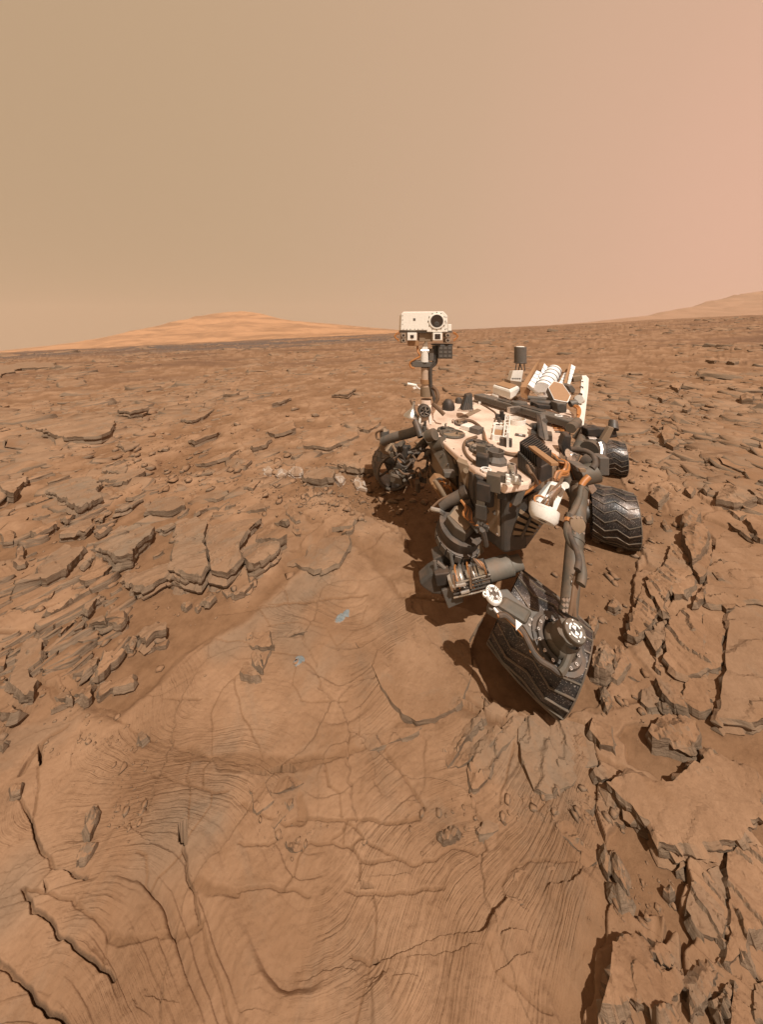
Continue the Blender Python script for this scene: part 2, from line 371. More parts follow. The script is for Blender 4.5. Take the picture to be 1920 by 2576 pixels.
LEDGES = [  # high side lies towards the viewer
    ([px('F', 980, 1470), px('F', 1180, 1420), px('F', 1330, 1350), px('F', 1500, 1310), px('F', 1652, 1270), px('G', 60, 1370), px('G', 110, 1280), px('G', 175, 1205), px('G', 250, 1250)], .038, .25),
    ([px('D', 610, 870), px('D', 760, 860), px('D', 870, 830), px('D', 1000, 770), px('D', 1130, 690)], .014, .2),
    ([px('G', 400, 1170), px('G', 430, 1140), px('G', 530, 1120), px('G', 590, 1060), px('G', 602, 990)], .022, .15),
    ([px('F', 100, 1530), px('F', 230, 1540), px('F', 420, 1550), px('F', 640, 1590), px('F', 820, 1570)], .014, .1), ([px('F', 1200, 1480), px('F', 1320, 1470), px('F', 1500, 1440), px('F', 1640, 1360)], .016, .12),
    ([px('F', 100, 1640), px('F', 240, 1690), px('F', 350, 1680)], .012, .08), ([px('E', 600, 960), px('E', 760, 975), px('E', 860, 1000)], .014, .08), ([px('E', 640, 990), px('E', 700, 1040), px('E', 800, 1030)], .014, .08),
    ([px('E', 380, 780), px('E', 450, 790), px('E', 600, 850)], .016, .1), ([px('E', 800, 520), px('E', 960, 560), px('E', 1120, 620)], .012, .1), ([px('F', 930, 1570), px('F', 1040, 1555)], .02, .06), ([px('F', 900, 1640), px('F', 970, 1600), px('F', 1040, 1560)], .014, .06),
    ([px('D', 800, 800), px('D', 850, 790), px('D', 930, 745)], .014, .1), ([px('B', 780, 860), px('B', 930, 790), px('B', 1060, 790)], .012, .1), ([px('E', 1030, 1660), px('E', 1130, 1690), px('E', 1230, 1700)], .014, .08),
    ([px('E', 930, 1720), px('E', 1000, 1780), px('E', 1050, 1830)], .012, .08), ([px('D', 980, 1480), px('D', 1180, 1420)], .012, .1), ([px('F', 0, 1785), px('F', 110, 1800), px('F', 220, 1805)], .014, .08), ([px('F', 1090, 1590), px('F', 1240, 1650)], .01, .08),
    ([px('G', 160, 1420), px('G', 240, 1412), px('G', 310, 1425)], .02, .06), ([px('G', 130, 1600), px('G', 250, 1560), px('G', 340, 1540)], .012, .1), ([px('G', 450, 760), px('G', 500, 830), px('G', 590, 900)], .016, .1),
]

def terrain(x, y, cracks=True):
    """height and surface attributes for arrays of places"""
    d = np.hypot(x, y)
    z = base(x, y)
    wx = x + 0.03 * noise(x * 5, y * 5, 20) + 0.01 * noise(x * 18, y * 18, 21)
    wy = y + 0.03 * noise(x * 5, y * 5, 22) + 0.01 * noise(x * 18, y * 18, 23)
    fg = inpoly(wx, wy, FG)
    fgd = segdist(wx, wy, FG, True)
    fgs = np.where(fg, sstep(0.0, 0.10, fgd), 0.0)
    m = 0.12 + 0.8 * fbm(x * 0.8, y * 0.8, 30, 3)
    m = np.where(fg, np.minimum(1.0, fgd * 3.5 - .06), np.minimum(m, 0.5))
    sand = np.zeros(x.shape)
    for p in SANDS:
        ip = inpoly(wx, wy, p)
        sand = np.maximum(sand, np.where(ip, sstep(0.0, 0.06, segdist(wx, wy, p, True)), 0))
    m = m - 3 * sand
    R = sstep(-0.10, 0.22, m)
    rockness = R.copy()
    z = z + 0.014 * R
    # broken pavement of slabs on three scales, oriented along the strike
    ca, sa = math.cos(0.55), math.sin(0.55)
    for size, lo0, lo1, hi0, hi1, s in ((0.34, -2, -1, 7, 11, 40), (0.95, 3, 7, 24, 40, 50), (3.2, 16, 30, 90, 150, 60), (11, 60, 120, 400, 700, 65)):
        msk = sstep(lo0, lo1, d) * (1 - sstep(hi0, hi1, d)) * R * (1 - fgs)
        rx = (x * ca + y * sa) / (size * 1.5) + 0.35 * noise(x / size, y / size, s); ry = (-x * sa + y * ca) / size + 0.35 * noise(x / size, y / size, s + 1)
        d1, d2, cid, ox, oy = voronoi(rx, ry, s)
        e = d2 - d1 + 0.06 * noise(x / size * 6, y / size * 6, s + 2)
        rel = sstep(0.02, 0.10, e)
        tl = (cid * 7 % 1 - 0.3) * 0.20
        hgt = size ** 0.6 * (0.012 + 0.06 * (cid * 13 % 1) ** 2 + 0.5 * tl * oy + 0.03 * (cid * 29 % 1 - .5) * ox) * 0.8
        z = z + msk * rel * hgt
        rockness = rockness * (1 - msk * (1 - rel) * 0.8)
    # cross-bedding: thin layers cropping out as curved parallel scarps
    r = np.hypot((x - CENTRE.x), (y - CENTRE.y) * 1.15)
    wr = 0.30 * fbm(x * 0.8, y * 0.8, 70, 2) + 0.013 * fbm(x * 4, y * 4, 72, 3)
    bm = sstep(-0.25, 0.40, fbm(x * 1.6, y * 1.6, 75, 3)) 
    rr_ = r + wr + 0.05 * noise(x * 1.7, y * 1.7, 73)
    strat = rr_.copy()
    rr_ = rr_ + 0.030 * noise(rr_ * 9.0, x * 0 + 1.5, 74)
    for lam, A, k in ((0.040, 0.0070, 0), (0.17, 0.0150, 1)):
        f = (rr_ + 0.02 * k) / lam
        fr = f - np.floor(f)
        saw = np.where(fr < 0.9, fr / 0.9, (1 - fr) / 0.1) ** 1.5
        lay = np.floor(f).astype(np.int64); amp = np.clip(0.25 + 0.75 * rnd(lay, lay * 0 + 3, 80) + 1.5 * noise(x * 3.5 + 7.3 * rnd(lay, lay * 0, 81), y * 3.5, 82 + k) - .35, 0, 1.4)
        away = ((x - CENTRE.x) * -SUN_H.x + (y - CENTRE.y) * -SUN_H.y) / (r + 1e-6)
        z = z + A * np.where(away > 0, saw, -saw) * np.abs(np.clip(away * 2.2, -1, 1)) * fgs * bm * (0.05 + 0.9 * amp * amp)
    for size, s_, hh in ((0.62, 170, 0.016), (0.24, 180, 0.006)):
        rx = (x * math.cos(.2) + y * math.sin(.2)) / size + 0.10 * noise(x / size * 2.5, y / size * 2.5, s_) + 0.02 * noise(x * 30, y * 30, s_ + 3); ry = (-x * math.sin(.2) + y * math.cos(.2)) / size + 0.10 * noise(x / size * 2.5, y / size * 2.5, s_ + 1)
        d1, d2, cid, ox, oy = voronoi(rx, ry, s_)
        pm = fgs * sstep(-.15, .2, noise(x * .9 + 5, y * .9, s_ + 9)) if hh < .01 else fgs
        z = z + pm * hh * ((cid * 11 % 1) - .5 + 0.8 * ((cid * 17 % 1) - .5) * ox + 0.8 * ((cid * 23 % 1) - .5) * oy)
        jn = (1 - sstep(0.0, 0.016 * (.55 / size) ** .5, d2 - d1)) * sstep(-.1, .25, noise(x * 1.7, y * 1.7, s_ + 5))
        z = z - pm * jn * hh * .7
        rockness = rockness * (1 - .5 * pm * jn)
    g2 = (x * math.cos(1.05) + y * math.sin(1.05) + 0.10 * fbm(x * 2, y * 2, 90, 3)) / 0.05
    fr = g2 - np.floor(g2)
    z = z + 0.010 * fr * (1 - fgs) * R * sstep(0.0, 0.4, noise(x * 1.3, y * 1.3, 91)) * (1 - sstep(5, 9, d))
    # grain of the surface
    near = 1 - sstep(6, 14, d)
    z = z + near * (0.0030 * fbm(x * 9, y * 9, 100, 4, .6) + 0.0016 * R * fbm(x * 45, y * 45, 104, 2) * (1 - sstep(2.5, 5, d)))
    z = z + (1 - R) * 0.004 * fbm(x * 3, y * 3, 107, 2) * near
    z = z + sstep(7, 15, d) * 0.0035 * d ** 0.75 * fbm(x * 1.4 / (0.3 + d * 0.03), y * 1.4 / (0.3 + d * 0.03), 110, 4)
    grey = 0.55 * sstep(0.15, 0.55, fbm(x * 1.1 + 4, y * 1.1, 120, 3)) * fgs
    bed = fgs * sstep(-0.35, 0.35, fbm(x * 1.3 + 9, y * 1.3, 76, 3))
    if cracks:
        for crop, pts, w, dep in CRACKS:
            P = gpoly(crop, pts)
            xs = [p[0] for p in P]; ys = [p[1] for p in P]
            sel = np.where((x > min(xs) - .1) & (x < max(xs) + .1) & (y > min(ys) - .1) & (y < max(ys) + .1))
            if len(sel[0]) == 0: continue
            X, Y = x[sel], y[sel]
            dd = segdist(X + 0.007 * noise(X * 14, Y * 14, 130) + 0.0015 * noise(X * 40, Y * 40, 131), Y + 0.007 * noise(X * 14, Y * 14, 132) + 0.0015 * noise(X * 40, Y * 40, 133), P)
            ww = np.maximum(0.0046, (0.36 if w < .015 else .8) * w * (0.75 + 0.9 * noise(X * 7, Y * 7, 134)))
            c = 1 - sstep(ww * 0.35, ww * 0.9 + 0.0015, dd)
            kd = (0.8 if dep >= .028 else .3 if w < .015 else .45) * (0.45 + 0.9 * np.clip(noise(X * 5, Y * 5, 135) + .5, 0, 1))
            z[sel] -= c * dep * kd + 0.12 * dep * (1 - sstep(0, w * 5, dd))
            rockness[sel] *= 1 - 0.8 * c
        for pts, hgt, L in LEDGES:
            P = [tuple(PG(a, b)[:2]) for a, b in pts]
            xs = [p[0] for p in P]; ys = [p[1] for p in P]
            pad = L * 2.5
            sel = np.where((x > min(xs) - pad) & (x < max(xs) + pad) & (y > min(ys) - pad) & (y < max(ys) + pad))
            if len(sel[0]) == 0: continue
            X, Y = x[sel], y[sel]
            X = X + 0.02 * noise(X * 6, Y * 6, 140) + 0.003 * noise(X * 40, Y * 40, 141); Y = Y + 0.02 * noise(X * 6, Y * 6, 142) + 0.003 * noise(X * 40, Y * 40, 143)
            best = np.full(X.shape, 1e9); side = np.zeros(X.shape); along = np.zeros(X.shape)
            n = len(P)
            for i in range(n - 1):
                x0, y0 = P[i]; dx, dy = P[i + 1][0] - x0, P[i + 1][1] - y0
                t = ((X - x0) * dx + (Y - y0) * dy) / (dx * dx + dy * dy)
                tc_ = np.clip(t, 0, 1)
                q = np.hypot(X - x0 - tc_ * dx, Y - y0 - tc_ * dy)
                up = q < best
                side = np.where(up, np.sign((X - x0) * dy - (Y - y0) * dx), side)
                along = np.where(up, (i + np.clip(t, -1, 2)) / (n - 1), along)
                best = np.minimum(best, q)
            ends = sstep(-0.12, 0.12, along) * (1 - sstep(0.88, 1.12, along))
            z[sel] += 0.7 * np.clip(.55 + 1.1 * noise(X * 4.5, Y * 4.5, 146), 0.05, 1.3) * np.where(side > 0, hgt * np.exp(-best / L) * ends, -0.35 * hgt * np.exp(-best / (0.12 + L * 0.5)) * ends)
        for crop, pts, dep in PITS:
            P = gpoly(crop, pts)
            ip = inpoly(wx * 0 + x + 0.004 * noise(x * 40, y * 40, 150), y + 0.004 * noise(x * 40, y * 40, 151), P)
            z = np.where(ip, z - dep * (0.8 + 0.2 * noise(x * 20, y * 20, 152)), z)
            rockness = np.where(ip, rockness * 0.3, rockness)
    dune = sstep(62, 95, y) * (1 - sstep(420, 700, y)) * sstep(-0.18, 0.05, -x / (y + 1) - 0.02 + 0.15 * noise(x * .01, y * .006, 161)) * sstep(-.25, .2, noise(x * 0.012 + 3, y * 0.03, 160) + .12)
    far = sstep(8, 30, d)
    return z, rockness, grey, dune, far, strat, bed

# one sheet from under the viewer to the horizon, denser where it is seen closer
tcols = np.concatenate([np.linspace(-2.4, -1.36, 70, endpoint=False), np.linspace(-1.36, 1.36, 752), np.linspace(1.36, 2.4, 71)[1:]])
vrow = np.concatenate([np.geomspace(0.35, 9.0, 70, endpoint=False), np.linspace(9.0, 1770, 690), np.linspace(1770, 2500, 40)[1:]])
yrow = (F * H / vrow)[::-1]
gx = np.outer(np.maximum(yrow, 0.0), tcols); gy = np.repeat(yrow[:, None], len(tcols), 1)
# follow the tilt so that rows stay even in the sloping plane
gz, a_rock, a_grey, a_dune, a_far, a_strat, a_bed = terrain(gx, gy)
nr, nc = gx.shape
idx = np.arange(nr * nc).reshape(nr, nc)
quads = np.stack([idx[:-1, :-1].ravel(), idx[:-1, 1:].ravel(), idx[1:, 1:].ravel(), idx[1:, :-1].ravel()], 1)
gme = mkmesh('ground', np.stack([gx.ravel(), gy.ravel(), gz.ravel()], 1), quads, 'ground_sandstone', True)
for nm, arr in (('rockness', a_rock), ('greyness', a_grey), ('dune', a_dune), ('farness', a_far), ('strat', a_strat), ('bedding', a_bed)):
    at = gme.attributes.new(nm, 'FLOAT', 'POINT'); at.data.foreach_set('value', arr.astype(np.float32).ravel())
ground = tag(mkobj('ground', gme), 'tan layered sandstone plateau with drifted sand between the slabs', kind='structure')

# ------------------------------------------------------------------ far hill and crater rim
def hill_material(name, c1, c2):
    m, t, b = nodemat(name)
    g = N(t, 'ShaderNodeNewGeometry')
    mp = N(t, 'ShaderNodeMapping'); mp.inputs['Scale'].default_value = (0.004, 0.004, 0.03); t.links.new(g.outputs['Position'], mp.inputs['Vector'])
    f = maprange(t, noisetex(t, mp.outputs[0], 1.0, 9, 0.65, 0.5), 0.38, 0.62)
    t.links.new(mixrgb(t, f, c1, c2), b.inputs['Base Color'])
    b.inputs['Roughness'].default_value = 1.0; b.inputs['Specular IOR Level'].default_value = 0.05
hill_material('hill_rock', (0.27, 0.150, 0.080, 1), (0.42, 0.232, 0.124, 1))
hill_material('rim_rock', (0.26, 0.150, 0.09, 1), (0.32, 0.185, 0.115, 1))
def ridge(name, prof, y0, depth, mat, label, rough, s):
    """a range whose skyline follows the profile (pixels) at distance y0, sloping down to the plain on both sides"""
    us = np.array([p[0] for p in prof], float); vv = np.array([p[1] for p in prof], float)
    n = 260; m = 70
    X = np.linspace((us[0] - U0) / F * y0, (us[-1] - U0) / F * y0, n)
    top = H - (np.interp(X / y0 * F + U0, us, vv) - V0) / F * y0
    k = np.linspace(-1, 1, m)
    XX = np.repeat(X[None], m, 0); YY = y0 + depth * k[:, None] + 0 * XX
    pl = TILT * (XX - 0.5) - 3
    prof_k = np.clip(1 - np.abs(k), 0, 1)[:, None] ** 1.15
    hh = np.maximum(top[None] - (TILT * (X - 0.5))[None], 0.0)
    scar = fbm(XX * 6.0 / y0, YY * 6.0 / y0, s, 6, 0.55)
    ZZ = pl + hh * prof_k * (1 + rough * 0.5 * scar * (1 - np.exp(-np.abs(k[:, None]) * 8))) + hh * rough * 0.22 * fbm(XX * 30 / y0, YY * 18 / y0, s + 9, 4) * prof_k * (np.abs(k[:, None]) > .02)
    ii = np.arange(m * n).reshape(m, n)
    q = np.stack([ii[:-1, :-1].ravel(), ii[:-1, 1:].ravel(), ii[1:, 1:].ravel(), ii[1:, :-1].ravel()], 1)
    return tag(mkobj(name, mkmesh(name, np.stack([XX.ravel(), YY.ravel(), ZZ.ravel()], 1), q, mat, True)), label, kind='structure')
ridge('hill', [(-900, 935), (-300, 905), (60, 888), (150, 876), (250, 858), (340, 838), (420, 815), (480, 800), (530, 789), (575, 783), (615, 782), (655, 787), (700, 799), (740, 806), (800, 811), (860, 816), (930, 823), (1000, 829), (1100, 833), (1300, 823)],
      2000, 800, 'hill_rock', 'broad sunlit orange mountain on the horizon', 0.22, 200)
ridge('foothill', [(-200, 899), (200, 877), (420, 866), (600, 853), (700, 845), (760, 840), (830, 836), (900, 834), (960, 832), (1020, 833), (1160, 830)], 1250, 250, 'hill_rock', 'low eroded foothills in front of the mountain', 0.9, 220)
ridge('crater_rim', [(1180, 829), (1380, 818), (1480, 811), (1560, 801), (1640, 793), (1700, 778), (1760, 768), (1800, 755), (1840, 748), (1880, 737), (1920, 730), (2050, 715), (2300, 700), (2900, 690)], 3300, 700, 'rim_rock', 'pale hazy rim of the crater rising at the horizon', 0.5, 240)
# ------------------------------------------------------------------ slabs and rocks
def resample(poly, step):
    out = []
    n = len(poly)
    for i in range(n):
        a = np.array(poly[i]); b = np.array(poly[(i + 1) % n])
        k = max(1, int(round(np.linalg.norm(b - a) / step)))
        for j in range(k): out.append(a + (b - a) * j / k)
    return np.array(out)

def slab_mesh(poly, h, step, strike=0.6, lam=0.05, A=0.35, layers=4, dome=0.0, dip=(0, 0), seed=0, bury=0.05, rag=1.0, tilt=0.0, front=(0.7, -0.7), groove=.28, lump=.05):
    """a broken stone slab: top = outline (world XY) at height h over the ground with bedding scarps, ragged layered sides. Returns verts, faces (world)"""
    rs = np.random.RandomState(seed)
    P = np.array(poly, float)
    if np.sum(P[:, 0] * np.roll(P[:, 1], -1) - P[:, 1] * np.roll(P[:, 0], -1)) < 0: P = P[::-1]
    B = resample(P, step)
    j = step * 0.9 * rag
    kk = max(4, len(B) // 4)      # angular chipped outline
    kp = np.sort(rs.rand(kk)) * len(B)
    for ax_ in (0, 1):
        kv = rs.randn(kk); B[:, ax_] += np.interp(np.arange(len(B)), np.concatenate([[kp[-1] - len(B)], kp, [kp[0] + len(B)]]), np.concatenate([[kv[-1]], kv, [kv[0]]])) * j * .65
    nb = len(B)
    mn, mx = B.min(0), B.max(0)
    size = float(np.hypot(*(mx - mn)))
    gxs = np.arange(mn[0], mx[0], step); gys = np.arange(mn[1], mx[1], step)
    if len(gxs) * len(gys) > 3600:
        st = step * math.sqrt(len(gxs) * len(gys) / 3600); gxs = np.arange(mn[0], mx[0], st); gys = np.arange(mn[1], mx[1], st)
    I = np.stack(np.meshgrid(gxs, gys), -1).reshape(-1, 2)
    I = I + (rs.rand(len(I), 2) - .5) * step * .7
    ok = inpoly(I[:, 0], I[:, 1], B) & (segdist(I[:, 0], I[:, 1], B, True) > step * .45)
    I = I[ok]
    pts = [Vector(p) for p in np.concatenate([B, I])]
    vo, eo, fo, ov, oe, of = delaunay_2d_cdt(pts, [(i, (i + 1) % nb) for i in range(nb)], [], 1, 1e-6)
    V2 = np.array([tuple(v) for v in vo]); 
    x, y = V2[:, 0], V2[:, 1]
    c = B.mean(0)
    bd = segdist(x, y, B, True)
    lam = max(lam, 3.0 * step)
    ground_z = base(x, y)
    if math.cos(strike) * -SUN_H.x + math.sin(strike) * -SUN_H.y < 0: strike += math.pi     # scarps break off away from the light
    f = ((x * math.cos(strike) + y * math.sin(strike)) + size * 0.10 * fbm(x / size * 2.2, y / size * 2.2, seed % 40, 3)) / lam
    fr = f - np.floor(f)
    saw = np.where(fr < .86, fr / .86, (1 - fr) / .14)
    amp = rnd(np.floor(f).astype(np.int64), np.floor(2.0 * noise(x / size * 3, y / size * 3, 7)).astype(np.int64), seed % 97)
    terr = min(A * lam, 0.42 * lam, 0.010 + 0.14 * h) * saw * (0.05 + 1.3 * amp * amp)
    chips = h * 0.10 * np.maximum(0, noise(x / step * .35, y / step * .35, seed % 60)) * (1 - sstep(0, step * 2, bd))
    rampv = (x - c[0]) * front[0] + (y - c[1]) * front[1]
    lo, hi = rampv.min(), rampv.max()
    ramp = 1 - tilt * (1 - sstep(0.0, 0.85, (rampv - lo) / (hi - lo + 1e-6)))
    z = ground_z + h * ramp * (1 + dome * (sstep(0, size * .35, bd) - .6)) + terr + (x - c[0]) * dip[0] + (y - c[1]) * dip[1] - chips + h * lump * fbm(x / size * 3, y / size * 3, seed % 70, 4, .6) + 0.0015 * noise(x * 60, y * 60, 5)
    V = [tuple(v) for v in np.stack([x, y, z], 1)]
    Fc = [tuple(f_) for f_ in fo]
    # boundary order of the output
    omap = {}
    for k, l in enumerate(ov):
        for q in l: omap.setdefault(q, k)
    ring = [omap[i] for i in range(nb) if i in omap]
    ring = [r for i, r in enumerate(ring) if r != ring[i - 1]]
    nb = len(ring)
    RB = V2[ring]; RZ = z[ring]
    tang = np.roll(RB, -1, 0) - np.roll(RB, 1, 0)
    nrm = np.stack([tang[:, 1], -tang[:, 0]], 1); nrm /= np.linalg.norm(nrm, axis=1)[:, None] + 1e-9
    s = np.arange(nb)
    prev = ring
    gz_ = base(RB[:, 0], RB[:, 1]) - bury
    prof = [(0.0, 0.10)]
    for L in range(layers):          # every lamina stands out a little differently, with a worn groove below it
        k0 = (L + .75) / layers; k1 = (L + 1.0) / layers
        prof += [(k0 - .08, 1.0), (k0, .75), (k1, -groove)]
    prof = prof[1:-1] + [(1.0, .6)]
    for L, (k, amp_) in enumerate(prof):
        li = L // 3
        blk_ = rnd(np.floor(s * .16 + li * .37 + .8 * noise(s * .05, s * 0, seed % 43)).astype(np.int64), s * 0 + li * 5, seed % 83) - .35
        out = (0.16 * k + 0.40 * blk_ * rag + 0.10 * rag * noise(s * .3 + li * 4.7, s * 0 + 5, seed % 57)) * min(h + .02, .085) * amp_
        if amp_ < 0: out = (amp_ * 0.5 + .1 * k) * (h + .015) * (0.6 + .5 * noise(s * .12, s * 0 + li * 2.2, seed % 31))
        zz = RZ + (gz_ - RZ) * k
        zz = np.minimum(zz + (h * .22) * noise(s * .045, s * 0 + li * .4, seed % 71), RZ - 0.001 * (L + 1))
        q = RB + nrm * out[:, None]
        st = len(V)
        V += [(q[i, 0], q[i, 1], zz[i]) for i in range(nb)]
        new = list(range(st, st + nb))
        for i in range(nb):
            j_ = (i + 1) % nb
            Fc.append((prev[i], new[i], new[j_], prev[j_]))
        prev = new
    return V, Fc, (c[0], c[1])

def build_slab(name, crop, pts, h, parent=None, mat='sandstone', **kw):
    Pp = [px(crop, a, b) if crop else (a, b) for a, b in pts]
    poly = [tuple(PG(u, v, h)[:2]) for u, v in Pp]
    cy = sum(p[1] for p in poly) / len(poly)
    ext = max(max(p[0] for p in poly) - min(p[0] for p in poly), max(p[1] for p in poly) - min(p[1] for p in poly))
    step = max(kw.pop('px', 4.2) * cy / F, ext / 80)
    seed = kw.pop('seed', abs(int(Pp[0][0] * 31 + Pp[0][1] * 17)) % 9973)
    V, Fc, c = slab_mesh(poly, h, step, seed=seed, **kw)
    o3 = (c[0], c[1], float(base(np.array([c[0]]), np.array([c[1]]))[0]))
    V = np.array(V) - np.array(o3)
    me = mkmesh(name, V, Fc, mat)
    return mkobj(name, me, parent, o3)

